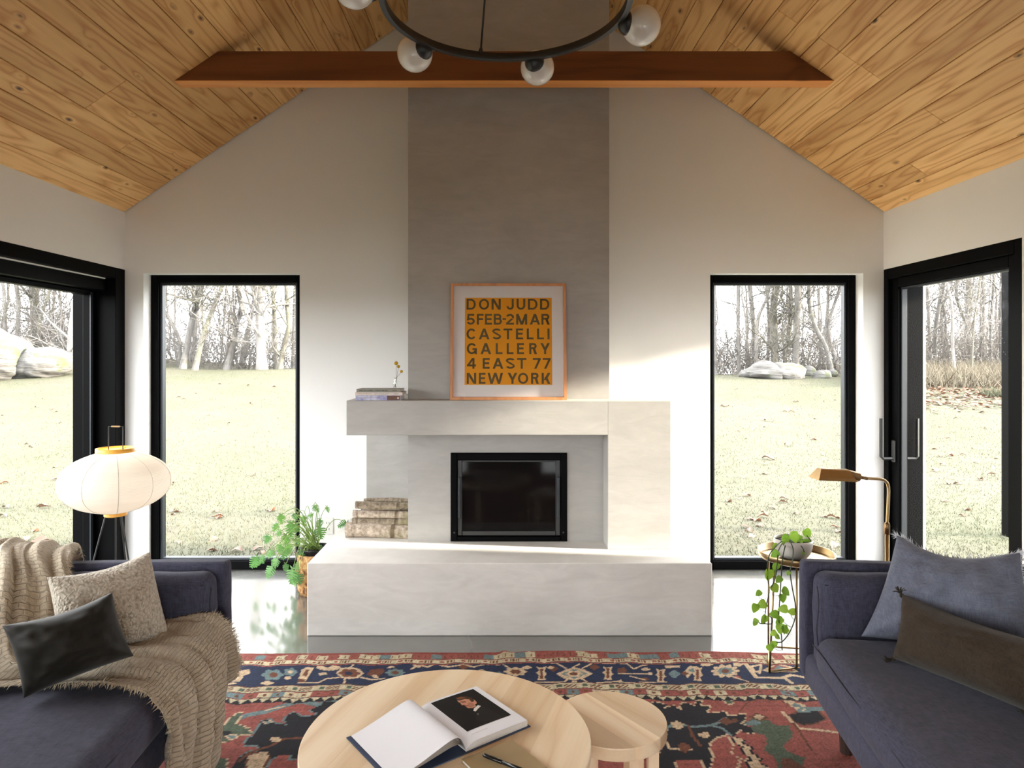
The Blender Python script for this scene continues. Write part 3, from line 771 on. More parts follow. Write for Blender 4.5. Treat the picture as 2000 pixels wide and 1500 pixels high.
px_tree('thick grey tree leaning right, second from the left window edge', 21, [(359,717),(368,650),(380,600),(392,553)], 12, 9, T0)
px_tree('mossy forked tree leaning right in the left window', 20.5, [(383,718),(397,660),(412,610),(422,588),(433,553)], 10, 7, T1)
px_tree('thin straight tree between the two leaning ones in the left window', 25, [(374,718),(379,640),(372,553)], 5, 4, T0)
px_tree('grey rough tree leaning right in the middle of the left window', 21, [(442,720),(455,670),(465,628),(470,600),(462,553)], 12, 7, T0)
px_tree('smaller tilted tree right of the rough leaning one', 23, [(466,722),(478,675),(492,620),(500,553)], 9, 6, T0)
px_tree('broad pale tree with ragged bark right of centre in the left window', 20.8, [(511,723),(508,640),(511,553)], 19, 14, T2, 30)
px_tree('mossy straight tree right of the broad pale one', 21.5, [(535,723),(534,640),(531,553)], 8, 6, T1)
px_tree('crooked mossy tree bending left then right by the window edge', 21, [(544,723),(553,680),(566,640),(560,600),(559,553)], 10, 7, T1)
px_tree('pale straight tree furthest right in the left window', 23, [(571,722),(572,640),(577,553)], 7, 6, T2)
px_tree('thin grey tree right of the forked mossy one', 26, [(430,720),(433,650),(440,553)], 4, 3, T0)
px_tree('pale straight tree furthest left in the right window', 22, [(1397,735),(1397,640),(1393,553)], 10, 8, T2, 10)
px_tree('dark slim straight tree second in the right window', 21.5, [(1443,732),(1443,640),(1442,553)], 7, 6, T0, 14)
px_tree('grey tree that thins upward above the long boulder', 22, [(1473,722),(1470,640),(1464,553)], 9, 7, T0, 14)
px_tree('short pinkish birch above the left end of the long boulder', 21.5, [(1475,722),(1476,680),(1481,620),(1498,580)], 8, 3, T2, 12)
px_tree('thick mossy double tree in the middle of the right window', 21.5, [(1512,718),(1513,650),(1513,600),(1520,553)], 15, 11, T1, 16)
px_tree('slim grey tree left of the mossy double one', 23, [(1499,722),(1501,640),(1495,560)], 6, 4, T0, 16)
px_tree('mossy branch-like tree leaning right of the mossy double one', 21.3, [(1532,715),(1540,665),(1546,620),(1543,553)], 8, 5, T1, 12)
px_tree('thick reddish grey tree right of centre in the right window', 21, [(1556,715),(1557,640),(1555,590),(1557,553)], 13, 12, T0, 18)
px_tree('tree sloping left out of the grass by the small rocks', 21, [(1628,725),(1612,680),(1592,640),(1580,600),(1576,553)], 9, 5, T0, 16)
px_tree('crooked grey tree near the right edge of the right window', 22, [(1636,726),(1628,690),(1618,640),(1632,590),(1640,553)], 7, 5, T0, 16)
px_tree('thin pale tree furthest right in the right window', 23, [(1648,730),(1648,650),(1647,553)], 6, 5, T2)
px_tree('dark straight tree hard by the left stile of the right door', 19, [(1774,730),(1773,640),(1774,560)], 13, 12, T0, 16)
px_tree('slim grey tree second in the right door', 22, [(1793,735),(1793,640),(1798,560)], 7, 6, T0, 18)
px_tree('pale brushy tree third in the right door', 24, [(1812,735),(1812,640),(1812,560)], 7, 6, T2, 18)
px_tree('grey tree fourth in the right door', 23, [(1832,732),(1830,640),(1842,540)], 8, 6, T0, 18)
px_tree('white birch leaning left in the middle of the right door', 20, [(1868,728),(1865,670),(1860,600),(1852,540)], 6, 4, T2, 12)
px_tree('greenish thin tree leaning right in the right door', 20, [(1898,700),(1904,640),(1911,560)], 4, 3, T1, 8)
px_tree('broad hazy grey trunk right of the white birch', 26, [(1888,730),(1890,640),(1893,540)], 12, 9, T2, 18)
px_tree('grey brushy trunk behind the greenish leaning tree', 24, [(1918,730),(1920,640),(1922,540)], 10, 8, T0, 20)
px_tree('slim tree second from the right stile of the right door', 23, [(1938,730),(1938,640),(1942,540)], 5, 4, T0, 16)
px_tree('grey tree furthest right in the right door', 22, [(1961,735),(1958,640),(1956,540)], 8, 7, T0, 18)
# repeats further back
variants = []
for i in range(7):
    b = MB(); path = [Vector((0,0,-0.4))]; q = path[0].copy(); h = random.uniform(6.5, 9.5); n = 10
    for j in range(1, n): q = q+Vector((random.gauss(0, .13), random.gauss(0, .13), h/(n-1))); path.append(q.copy())
    r0 = random.uniform(0.035, 0.085); rs = [r0*(1-0.6*j/(n-1)) for j in range(n)]
    b.tube(path, rs, 6, False)
    for _ in range(26):
        j = random.randint(1, n-2); a = random.uniform(0, 6.3)
        limb(b, path[j].lerp(path[j+1], random.random()), Vector((math.cos(a), math.sin(a), random.uniform(0.2, 1.1))), random.uniform(0.8, 2.0), rs[j]*0.4, 2, 0, 4)
    variants.append(b.build('distant_bare_tree', [M['twig'], T0, T2][i % 3], None, True, False, False))
zones = [(-0.76, -0.60, 'slender bare tree in the woods behind the left door', 'woods behind the left door', 15),
         (-0.52, -0.28, 'slender bare tree in the woods behind the left window', 'woods behind the left window', 17),
         (0.29, 0.52, 'slender bare tree in the woods behind the right window', 'woods behind the right window', 14),
         (0.57, 0.78, 'slender bare tree in the woods behind the right door', 'woods behind the right door', 22)]
cnt = 0
for a0, a1, lab, grp, n in zones:
    for i in range(n):
        Y = random.uniform(23.5, 42); x = random.uniform(a0, a1)*Y
        o = variants[cnt % 7].copy(); COL.objects.link(o); cnt += 1
        o.location = (x, Y, ground(x, Y)); o.rotation_euler = (0, random.uniform(-.08, .08), random.uniform(0, 6.3)); s = random.uniform(0.8, 1.2); o.scale = (s, s, s)
        tag(o, lab, 'tree', grp)
for v in variants: COL.objects.unlink(v)
# underbrush
b = MB()
for _ in range(3200):
    a = random.choice([(-0.78,-0.58),(-0.53,-0.27),(0.28,0.53),(0.56,0.80)]); Y = random.uniform(21, 30); x = random.uniform(*a)*Y
    p = Vector((x, Y, ground(x, Y)-0.05)); d = Vector((random.gauss(0, .5), random.gauss(0, .5), 1)).normalized()
    L = random.uniform(0.4, 2.2); path = [p]
    for j in range(3): d = (d+Vector(rng.normal(0, .25, 3))).normalized(); path.append(path[-1]+d*L/3)
    b.tube(path, [0.010, 0.008, 0.007, 0.005], 3, False)
    for j in (1, 2):
        for _k in range(2):
            e = (d+Vector(rng.normal(0, .7, 3))).normalized(); b.tube([path[j], path[j]+e*L*0.3, path[j]+e*L*0.5+Vector((0,0,L*.1))], [0.006,0.005,0.004], 3, False)
tag(b.build('underbrush', M['twig'], None, True, False, False), 'tangle of bare twigs at the foot of the woods', 'brush', kind='stuff')
# ================================================================ rug
def poly_mask(X, Y, poly):
    m = np.zeros(X.shape, bool); n = len(poly)
    for i in range(n):
        x0, y0 = poly[i]; x1, y1 = poly[(i+1) % n]
        if y0 == y1: continue
        c = (Y >= min(y0, y1)) & (Y < max(y0, y1)); m ^= c & (X < (x1-x0)*(Y-y0)/(y1-y0)+x0)
    return m
def stroke_mask(X, Y, pts, w):
    m = np.zeros(X.shape, bool)
    for (x0, y0), (x1, y1) in zip(pts[:-1], pts[1:]):
        dx, dy = x1-x0, y1-y0; t = np.clip(((X-x0)*dx+(Y-y0)*dy)/(dx*dx+dy*dy+1e-12), 0, 1)
        m |= (X-x0-t*dx)**2+(Y-y0-t*dy)**2 < (w/2)**2
    return m
RZT = 0.012
def A(x, y): p = PZ(380+x/2.857, 1240+y/2.857, RZT); return (p.x, p.y)
def Bz(x, y): p = PZ(1000+x/2.857, 1240+y/2.857, RZT); return (p.x, p.y)
def mapp(fn, pts): return [fn(*p) for p in pts]
def build_rug():
    fx = np.arange(-1.42, 1.72, 0.0055); fy = np.arange(1.70, 3.485, 0.0055)
    xs = np.concatenate([np.linspace(-2.15, -1.45, 16), fx, np.linspace(1.75, 2.25, 12)])
    ys = np.concatenate([np.linspace(-0.6, 1.69, 24), fy])
    X, Y = np.meshgrid(xs, ys, indexing='ij')
    edge = 3.478+0.012*np.sin(X*2.1+0.6)+0.006*np.sin(X*7)
    D = edge-Y+0.006*np.sin(X*23)+0.004*np.sin(X*51+1)             # distance in from the far selvedge
    Dq = D
    C = np.zeros(X.shape+(3,))
    RED, NAVY, BEI = srgb(166,88,78), srgb(30,46,78), srgb(222,192,156)
    CRE, TEAL, BRN = srgb(214,198,162), srgb(116,140,142), srgb(120,70,48); BLK = srgb(24,26,36); GRN = srgb(88,104,84)
    C[:] = RED
    nz = rng.normal(0, 1, X.shape)
    def put(mask, c): C[mask] = c
    # field
    def jag(pts, fn, step=0.012):
        return mapp(fn, pts)
    q = 0.011
    Xq = np.floor(X/q)*q+q/2; Yq = np.floor(Y/(q))*q+q/2
    def field(fn, pts, c, outline=None):
        pp = mapp(fn, pts); m = poly_mask(Xq, Yq, pp)
        if outline is not None:
            m2 = m.copy()
            for dx, dy in ((0.008,0),(-0.008,0),(0,0.008),(0,-0.008)): m2 |= poly_mask(Xq+dx, Yq+dy, pp)
            put(m2, outline)
        put(m, c)
    def vine(fn, pts, c, w): put(stroke_mask(X, Y, mapp(fn, pts), w), c)
    NV = BLK
    field(A, [(280,610),(300,575),(330,560),(350,520),(370,480),(420,465),(450,490),(520,500),(500,470),(510,450),(550,430),(600,455),(660,450),(690,440),(640,420),(690,400),(720,375),(800,370),(900,420),(1000,743),(210,743),(230,710),(250,680),(300,650),(370,640),(350,615)], NV, TEAL)
    vine(A, [(190,520),(230,470),(290,445),(400,425),(480,400),(560,378),(600,372),(680,390)], TEAL, 0.034)
    vine(A, [(400,418),(500,398)], BEI, 0.010)
    field(A, [(60,540),(100,520),(170,500),(200,460),(260,420),(250,460),(225,490),(300,520),(315,550),(240,556),(190,590),(110,600),(60,585)], GRN, BEI)
    field(A, [(140,545),(190,530),(210,550),(170,565)], BLK); field(A, [(160,560),(210,560),(205,580),(165,580)], BRN)
    vine(A, [(250,700),(300,660),(350,640),(420,620),(500,580),(600,575)], BRN, 0.014)
    field(A, [(420,575),(440,568),(480,575),(480,590),(440,592)], BEI)
    field(A, [(290,720),(300,670),(330,655),(400,650),(410,680),(380,743),(290,743)], BEI, BRN)
    field(A, [(410,743),(430,695),(470,670),(530,672),(500,700),(580,690),(570,743)], RED, TEAL)
    field(A, [(50,650),(90,640),(120,660),(100,690),(180,690),(170,743),(60,743)], GRN, BEI)
    field(Bz, [(740,390),(800,375),(860,392),(840,410),(900,395),(945,420),(940,385),(965,378),(1020,395),(1030,365),(1050,362),(1050,395),(1110,392),(1080,420),(1090,435),(1160,430),(1180,420),(1200,450),(1245,445),(1290,435),(1300,460),(1270,490),(1290,500),(1340,520),(1340,548),(1300,545),(1270,520),(1240,560),(1190,550),(1110,600),(1120,650),(1100,743),(780,743),(830,640),(870,520),(820,440)], NV, BEI)
    vine(Bz, [(865,520),(900,500),(960,505),(1010,515),(1060,510),(1110,505),(1150,490),(1190,460)], TEAL, 0.016)
    vine(Bz, [(1110,505),(1170,520),(1220,560),(1290,600)], TEAL, 0.014)
    vine(Bz, [(985,510),(1010,570),(1050,620)], BRN, 0.014); vine(Bz, [(860,600),(880,635),(950,640),(1000,640)], BEI, 0.012)
    field(Bz, [(1140,485),(1180,450),(1210,470),(1250,460),(1260,480),(1200,500)], BRN)
    field(Bz, [(1030,560),(1080,540),(1110,560),(1070,580)], BEI); field(Bz, [(930,610),(960,600),(1000,635),(960,660),(930,640)], BRN)
    field(Bz, [(880,490),(920,478),(960,500),(930,530),(890,515)], BEI)
    field(Bz, [(1110,600),(1140,580),(1200,565),(1225,620),(1215,660),(1265,690),(1250,743),(1110,743),(1130,680),(1105,640)], RED, BEI)
    field(Bz, [(915,700),(1040,700),(1060,743),(920,743)], RED, BEI)
    field(Bz, [(1235,570),(1290,585),(1280,605),(1340,630),(1320,650),(1380,690),(1370,710),(1430,743),(1330,743),(1310,700),(1330,690),(1280,640),(1290,625),(1240,600)], BEI, BLK)
    field(Bz, [(1280,490),(1330,465),(1400,462),(1440,475),(1470,505),(1540,500),(1565,560),(1530,600),(1500,620),(1560,660),(1630,680),(1620,743),(1480,743),(1470,690),(1400,640),(1420,600),(1410,560),(1350,540),(1330,500)], GRN, None)
    field(Bz, [(1290,492),(1335,470),(1385,480),(1380,495),(1330,505)], TEAL)
    field(Bz, [(1500,680),(1560,690),(1640,743),(1500,743)], BRN)
    field(Bz, [(1540,445),(1600,430),(1700,425),(1740,470),(1690,490),(1620,500),(1570,480)], BLK, BRN)
    vine(Bz, [(1510,430),(1570,490),(1600,520),(1700,530),(1810,545)], BEI, 0.016); vine(Bz, [(1570,490),(1620,560),(1670,640)], BRN, 0.010)
    field(Bz, [(1510,375),(1540,335),(1575,360),(1550,385)], BEI, BRN); field(Bz, [(1170,360),(1200,350),(1235,375),(1210,385)], GRN, BEI)
    field(Bz, [(1570,412),(1640,400),(1750,400),(1750,425),(1600,430)], TEAL)
    vine(Bz, [(1270,425),(1310,380),(1340,365),(1400,370),(1500,365)], BRN, 0.006)
    rr_ = random.Random(3)
    for _ in range(70):
        cx, cy = rr_.uniform(-1.35, 1.7), rr_.uniform(1.7, 2.96); s_ = rr_.uniform(0.012, 0.03); c_ = rr_.choice([BEI, TEAL, BRN, GRN, BLK])
        m = (np.abs(Xq-cx)+np.abs(Yq-cy)*1.2 < s_); m2 = (np.abs(Xq-cx)+np.abs(Yq-cy)*1.2 < s_*1.6)
        C[m2] = BEI if c_ is not BEI else BRN; C[m] = c_
    # borders, from the selvedge inwards
    def band(a, b_, c): put((D >= a) & (D < b_), c)
    band(-1, 0.014, srgb(150,70,60)); band(0.014, 0.076, RED)
    k = np.floor(X/0.052); h1 = (np.sin(k*12.9898)*43758.5453) % 1; r2 = (D >= 0.02) & (D < 0.07)
    m = r2 & (h1 < 0.36); C[m] = CRE; m = r2 & (h1 > 0.78); C[m] = TEAL
    m = r2 & (((X*30) % 1) < 0.16) & (h1 < 0.8) & (np.abs(D-0.045) < 0.014); C[m] = BRN
    band(0.076, 0.080, BRN); band(0.080, 0.118, CRE)
    kk = (X % 0.105); m = (D >= 0.086) & (D < 0.112) & (np.abs(kk-0.05) < 0.022) & (((X*71) % 1) < 0.6); C[m] = BRN
    m = (D >= 0.090) & (D < 0.108) & (np.abs(kk-0.005) < 0.014); C[m] = RED
    band(0.118, 0.123, BLK); band(0.123, 0.132, RED); band(0.132, 0.335, NAVY)
    band(0.335, 0.343, BRN); band(0.343, 0.392, CRE)
    kk = (X % 0.12); m = (D >= 0.352) & (D < 0.384) & (np.abs(kk-0.06) < 0.03) & ((((X+D)*47) % 1) < 0.55); C[m] = BRN
    m = (D >= 0.354) & (D < 0.38) & (np.abs(kk-0.01) < 0.014); C[m] = GRN
    band(0.392, 0.397, BLK); band(0.397, 0.448, RED)
    k = np.floor((X+0.02)/0.06); h2 = (np.sin(k*78.233+2)*43758.5453) % 1; r2 = (D >= 0.402) & (D < 0.444)
    C[r2 & (h2 < 0.3)] = CRE; C[r2 & (h2 > 0.76)] = TEAL
    C[r2 & (np.abs(((X+0.02) % 0.06)-0.03) < 0.008) & (np.abs(D-0.423) < 0.010)] = BRN
    band(0.448, 0.452, BLK); zz = np.abs(((X/0.045) % 1)-0.5)*2
    m = (D >= 0.452) & (D < 0.486); C[m] = CRE; C[m & (D-0.452 > 0.034*(1-zz))] = BLK
    band(0.486, 0.492, BLK)
    inband = (D >= 0.134) & (D < 0.334)
    def bp(fn, pts, c): C[poly_mask(X, Y, mapp(fn, pts)) & inband] = c
    def bs(fn, pts, c, w): C[stroke_mask(X, Y, mapp(fn, pts), w) & inband] = c
    def blob(fn, cx, cy, rx, ry, c, petals=0):
        n = 40; pts = []
        for i in range(n):
            a = 2*PI*i/n; k = 1.0 if not petals else (0.78+0.3*abs(math.cos(a*petals/2)))
            pts.append((cx+rx*k*math.cos(a), cy+ry*k*math.sin(a)))
        bp(fn, pts, c)
    # left stretch of the navy border
    bs(A, [(580,268),(690,268),(735,245),(800,238)], BEI, 0.012); bs(A, [(930,235),(990,248),(1060,240)], BEI, 0.012)
    bs(A, [(870,182),(895,155)], BEI, 0.010); bs(A, [(840,240),(835,268)], BEI, 0.010); bs(A, [(300,155),(400,175),(470,160),(560,165)], BEI, 0.008)
    bp(A, [(205,258),(225,215),(260,195),(305,190),(310,212),(275,225),(250,258)], BEI); bp(A, [(165,275),(215,262),(240,268),(170,283)], BEI); bp(A, [(215,195),(250,185),(240,205)], RED)
    blob(A, 435,222,58,30,TEAL,6); blob(A, 440,222,24,14,BRN,0); blob(A, 535,208,36,22,TEAL,5); blob(A, 535,208,14,9,BEI); blob(A, 405,268,34,12,BEI,4); blob(A, 520,240,18,10,BEI)
    bp(A, [(575,258),(598,195),(625,180),(665,185),(650,215),(620,258)], BEI); bp(A, [(600,225),(620,195),(640,195),(625,235)], BRN); bp(A, [(570,262),(580,245),(620,250),(615,266)], BRN)
    bp(A, [(680,185),(690,165),(720,175),(740,185),(770,170),(815,178),(800,195),(750,200),(700,195)], BEI); bp(A, [(690,215),(730,208),(740,220),(700,228)], BEI)
    bp(A, [(790,212),(815,185),(870,178),(920,188),(945,212),(915,238),(865,246),(815,238)], BEI); blob(A, 865,212,58,23,BRN,6); blob(A, 860,213,22,10,NAVY)
    bp(A, [(960,220),(985,190),(1050,185),(1060,200),(1035,225),(1000,232)], BRN); bp(A, [(985,222),(1010,218),(1030,235),(1000,238)], BEI)
    blob(A, 1120,208,52,20,TEAL,8); blob(A, 1120,208,22,9,BRN); bp(A, [(1070,185),(1095,170),(1120,180)], BEI); blob(A, 1185,232,26,10,BEI,4)
    bs(A, [(1210,190),(1250,168),(1300,180),(1340,165),(1420,180),(1500,168),(1560,180)], BEI, 0.014); blob(A, 1250,168,30,14,BEI,4); blob(A, 1500,180,26,12,BRN,4); bs(A, [(1560,178),(1620,165),(1700,168)], BEI, 0.010)
    blob(A, 1600,205,30,12,BEI,4); blob(A, 1700,215,22,10,TEAL,4)
    blob(A, 1790,203,62,24,BEI,8); blob(A, 1790,203,30,12,BRN,6); bs(A, [(1725,165),(1760,185),(1790,190)], BEI, 0.010); blob(A, 1855,180,26,9,BEI,4)
    # right stretch
    def bar(fn, cx, cy):
        bp(fn, [(cx-32,cy-38),(cx-8,cy-28),(cx+26,cy-34),(cx+18,cy-10),(cx+30,cy+8),(cx+16,cy+20),(cx+24,cy+40),(cx-22,cy+38),(cx-14,cy+12),(cx-30,cy-2),(cx-14,cy-14)], BEI)
        bp(fn, [(cx-8,cy-24),(cx+8,cy-24),(cx+8,cy+32),(cx-8,cy+32)], BRN)
    bar(Bz, 165,210); blob(Bz, 232,188,24,14,BRN,4); blob(Bz, 215,182,18,8,BEI,4)
    bs(Bz, [(110,153),(250,160),(300,186)], BEI, 0.010); bs(Bz, [(395,186),(450,160),(640,160),(680,190),(720,172),(830,152),(1060,150)], BEI, 0.010)
    bs(Bz, [(130,262),(290,262),(320,240)], BEI, 0.010); bs(Bz, [(385,240),(430,272),(580,262),(640,268),(860,262)], BEI, 0.010)
    bp(Bz, [(247,216),(300,192),(347,182),(400,192),(450,216),(400,242),(347,254),(290,242)], BEI); bp(Bz, [(275,216),(347,190),(420,216),(347,246)], TEAL); blob(Bz, 347,217,46,18,BEI,6); blob(Bz, 345,217,24,9,BRN)
    bs(Bz, [(340,182),(375,165)], BEI, 0.010); bp(Bz, [(335,254),(360,254),(370,272),(330,272)], BEI)
    blob(Bz, 460,182,26,14,BRN,4); bar(Bz, 535,212); blob(Bz, 615,198,28,16,BRN,5); bs(Bz, [(600,216),(780,216)], BEI, 0.012); blob(Bz, 745,190,24,9,BEI,4); blob(Bz, 770,215,16,8,BEI)
    blob(Bz, 740,246,26,10,BRN,5); bp(Bz, [(585,258),(610,248),(615,270)], BEI); bs(Bz, [(660,230),(740,250)], BEI, 0.010)
    bar(Bz, 830,222); blob(Bz, 905,216,30,20,TEAL,4); bp(Bz, [(850,170),(940,168),(935,180),(860,184)], BEI); bp(Bz, [(955,208),(990,172),(1040,178),(1050,205),(1000,215),(980,240)], BEI); blob(Bz, 1010,195,24,10,TEAL,4); blob(Bz, 965,212,20,9,BRN,4)
    bar(Bz, 1035,215); blob(Bz, 1085,165,36,11,BEI,5)
    blob(Bz, 1190,202,76,34,BEI,10); blob(Bz, 1190,202,44,19,TEAL,8); blob(Bz, 1190,202,24,10,BRN); blob(Bz, 1262,165,30,13,BEI,5); blob(Bz, 1255,238,22,9,RED,4)
    bs(Bz, [(1300,158),(1330,195),(1365,238),(1500,240),(1560,222),(1640,236)], BEI, 0.020); bs(Bz, [(1390,165),(1380,215)], BEI, 0.012)
    bp(Bz, [(1320,175),(1400,160),(1390,205),(1355,212)], BEI); bp(Bz, [(1345,180),(1385,172),(1378,198),(1358,202)], NAVY)
    bp(Bz, [(1395,198),(1470,158),(1560,175),(1600,205),(1440,210)], BEI); bp(Bz, [(1425,196),(1475,166),(1550,180),(1570,200)], RED); bp(Bz, [(1460,195),(1480,172),(1530,182),(1530,198)], TEAL)
    bs(Bz, [(1460,150),(1520,166),(1560,150)], BEI, 0.012); bs(Bz, [(1520,240),(1560,268)], BEI, 0.02); bs(Bz, [(1230,232),(1320,262)], BEI, 0.010)
    # wool: streaks of dye, single knots
    streak = np.interp(ys, np.linspace(ys[0], ys[-1], 260), rng.normal(0, 1, 260))
    st2 = np.interp(xs, np.linspace(xs[0], xs[-1], 420), rng.normal(0, 1, 420))
    C *= (1+0.09*streak[None,:]+0.05*st2[:,None]+0.17*nz)[..., None]; fade = rng.normal(0, 1, (40, 30))
    g_ = C.mean(-1, keepdims=True); C = (C*0.95+g_*0.05)*0.82
    C = np.clip(C, 0.004, 1)
    Z = RZT+0.0015*np.sin(X*9+Y*5)+0.001*np.sin(Y*17)+0.010*np.exp(-((X-0.0)/0.02)**2-((Y-3.47)/0.03)**2)
    Yg = np.where(np.arange(len(ys))[None,:] >= len(ys)-3, np.maximum(Y+(edge-3.478), 0), Y)
    nx, ny = len(xs), len(ys); V = np.stack([X, Yg, Z], -1).reshape(-1, 3)
    i = np.arange(nx-1)[:,None]*ny+np.arange(ny-1)[None,:]; Q = np.stack([i, i+ny, i+ny+1, i+1], -1).reshape(-1, 4)
    # skirt at the far edge and sides gives the rug its thickness
    me = bpy.data.meshes.new('rug')
    far = np.arange(nx)*ny+ny-1; n0 = len(V); V2 = V[far].copy(); V2[:,2] = 0.001; V = np.concatenate([V, V2])
    sk = np.stack([far[:-1], far[1:], n0+np.arange(1, nx), n0+np.arange(nx-1)], -1); Q = np.concatenate([Q, sk])
    me.vertices.add(len(V)); me.vertices.foreach_set('co', V.reshape(-1)); me.loops.add(Q.size); me.loops.foreach_set('vertex_index', Q.reshape(-1).astype(np.int32))
    me.polygons.add(len(Q)); me.polygons.foreach_set('loop_start', np.arange(0, Q.size, 4, dtype=np.int32)); me.update(); me.validate()
    a = me.color_attributes.new('Col', 'FLOAT_COLOR', 'POINT'); cc = np.concatenate([C.reshape(-1, 3), C.reshape(nx, ny, 3)[:, -1]]); a.data.foreach_set('color', np.concatenate([cc, np.ones((len(cc), 1))], 1).reshape(-1))
    me.materials.append(M['rug'])
    o = bpy.data.objects.new('rug', me); COL.objects.link(o)
    tag(o, 'large red and navy patterned wool rug under the tables and sofas', 'rug')
build_rug()

# ================================================================ sofas
def sofa(name, label, P0, ang, side):
    """P0: front far lower corner. u runs along the seat towards the viewer, v runs back from the front."""
    root = thing(name, label, 'sofa', (P0[0], P0[1], 0))
    u = Vector((math.sin(ang), -math.cos(ang), 0)); v = Vector((side*math.cos(ang), side*math.sin(ang), 0))
    T = Matrix(((u.x, v.x, 0, P0[0]), (u.y, v.y, 0, P0[1]), (0, 0, 1, 0), (0, 0, 0, 1)))
    Lg, Dp = 2.25, 0.97
    ms = M['sofa']
    b = MB(); rbox(b, (Lg/2, Dp/2, 0.275), (Lg-0.02, Dp-0.02, 0.13), 0.03, T, 8, 2, (0,0.004,0), 0.002); b.build('base', ms, root, True, True)
    b = MB(); rbox(b, (0.032, Dp/2, 0.475), (0.064, Dp, 0.46), 0.018, T, 8, 3, (0.003,0.003,0), 0.002, 1); b.build('armrest', ms, root, True, True)
    b = MB(); rbox(b, (0.122, Dp/2+0.012, 0.495), (0.115, Dp-0.04, 0.37), 0.048, T, 14, 4, (0.014,0.01,0.012), 0.010, 2)
    pad = b.build('arm_pad', ms, root, True, True)
    b = MB(); x = 0.180-0.010
    for z0, y in ((0.665, None),):
        b.tube([T @ Vector((x, 0.05+0.9*k/12, 0.648+0.004*math.sin(k*2))) for k in range(12)], 0.0022, 5)
    b.tube([T @ Vector((x-0.006, 0.026+0.004*math.sin(k), 0.33+0.31*k/10)) for k in range(11)], 0.0022, 5)
    b.build('seam', M['seam'], pad)
    b = MB(); rbox(b, (Lg-0.032, Dp/2, 0.475), (0.064, Dp, 0.46), 0.018, T, 6, 2); b.build('armrest', ms, root, True, True)
    b = MB(); rbox(b, (Lg-0.122, Dp/2+0.012, 0.495), (0.115, Dp-0.04, 0.37), 0.042, T, 6, 3); b.build('arm_pad', ms, root, True, True)
    b = MB(); rbox(b, (Lg/2, Dp-0.05, 0.475), (Lg, 0.09, 0.46), 0.018, T, 10, 3); b.build('backrest', ms, root, True, True)
    b = MB(); rbox(b, (Lg/2, Dp-0.165, 0.535), (Lg-0.37, 0.15, 0.36), 0.055, T, 12, 4, (0,0.03,0.012), 0.006, 4); bc = b.build('back_cushion', ms, root, True, True)
    b = MB(); rbox(b, (Lg/2, 0.385, 0.395), (Lg-0.37, 0.77, 0.15), 0.06, T, 14, 4, (0,0.014,0.012), 0.0035, 7); sc = b.build('seat_cushion', ms, root, True, True)
    b = MB(); b.tube([T @ Vector((0.20+1.85*k/20, -0.004+0.003*math.sin(k*1.3), 0.432)) for k in range(21)], 0.0018, 5); b.build('seam', M['seam'], sc)
    for a, c in ((0.16, 0.13), (0.16, Dp-0.13), (Lg-0.16, 0.13), (Lg-0.16, Dp-0.13)):
        b = MB(); p = T @ Vector((a, c, 0.22)); q = T @ Vector((a, c, 0.010))
        b.tube([p, q], [0.032, 0.022], 10); b.build('leg', M['darkwood'], root)
    return root, T
SR, TR = sofa('sofa', 'slate grey linen sofa on the right with a blue grey and a brown pillow', (1.195, 2.775), math.radians(-7.8), 1)
SLf, TL = sofa('sofa', 'slate grey linen sofa on the left half covered by a beige throw', (-1.10, 2.765), math.radians(2.5), -1)

# ================================================================ pillows
def pillow(name, label, c4, thick, mat, n=30, bow=0.06, wr=0.006, seed=0.0, sag=0.0, cat='pillow', pw_=0.42):
    TLc, TRc, BRc, BLc = [Vector(p) for p in c4]
    ctr = (TLc+TRc+BRc+BLc)/4; nrm = (TRc-BLc).cross(TLc-BRc).normalized()
    if nrm.y > 0: nrm = -nrm                          # face the viewer
    root = thing(name, label, cat, ctr)
    b = MB()
    def pos(s, t, sg):
        ss = s*(1-bow*(1-t*t)); tt = t*(1-bow*(1-s*s))
        f, g = (ss+1)/2, (tt+1)/2
        p = (BLc*(1-f)+BRc*f)*(1-g)+(TLc*(1-f)+TRc*f)*g
        h = max(0.0, (1-s*s)*(1-t*t))**pw_*thick/2
        q = p+nrm*h*sg
        if sag: q -= (TLc-BLc).normalized()*sag*max(0, g-0.3)*(1-s*s)**1.5
        k = Vector((s*1.6+seed, t*1.6, sg*2.0)); w = noise.noise(k*1.5)*1.2+noise.noise(k*3.5)*0.7
        ed = 1-max(abs(s), abs(t)); cw = noise.noise(Vector((s*9+seed, t*9, 1)))*max(0, 0.25-ed)*3
        return q+nrm*sg*wr*(w+cw)*(0.25+min(1, ed*3))
    sp = [math.sin(PI/2*(-1+2*i/n)) for i in range(n+1)]
    for sg in (1, -1): b.grid([[pos(s, t, sg) for t in sp] for s in sp])
    o = b.build('cover', mat, root, True, True)
    edge = [pos(s, t, 0) for s, t in [(x, -1) for x in sp]+[(1, x) for x in sp[1:]]+[(-x, 1) for x in sp[1:]]+[(-1, -x) for x in sp[1:]]]
    return root, nrm, edge, ctr
def W3(px, py, Y): return P(px, py, Y)
r1, n1, e1, c1 = pillow('throw_pillow', 'large washed blue grey linen pillow with frayed edge in the right sofa corner',
    [W3(1752,1046,2.60), W3(1992,1080,2.36), Vector((1.78,2.22,0.50)), W3(1682,1243,2.53)], 0.27, M['bluegrey'], 36, 0.075, 0.016, 3.0, 0.06)
b = MB()
nn_ = (len(e1)-1)//4
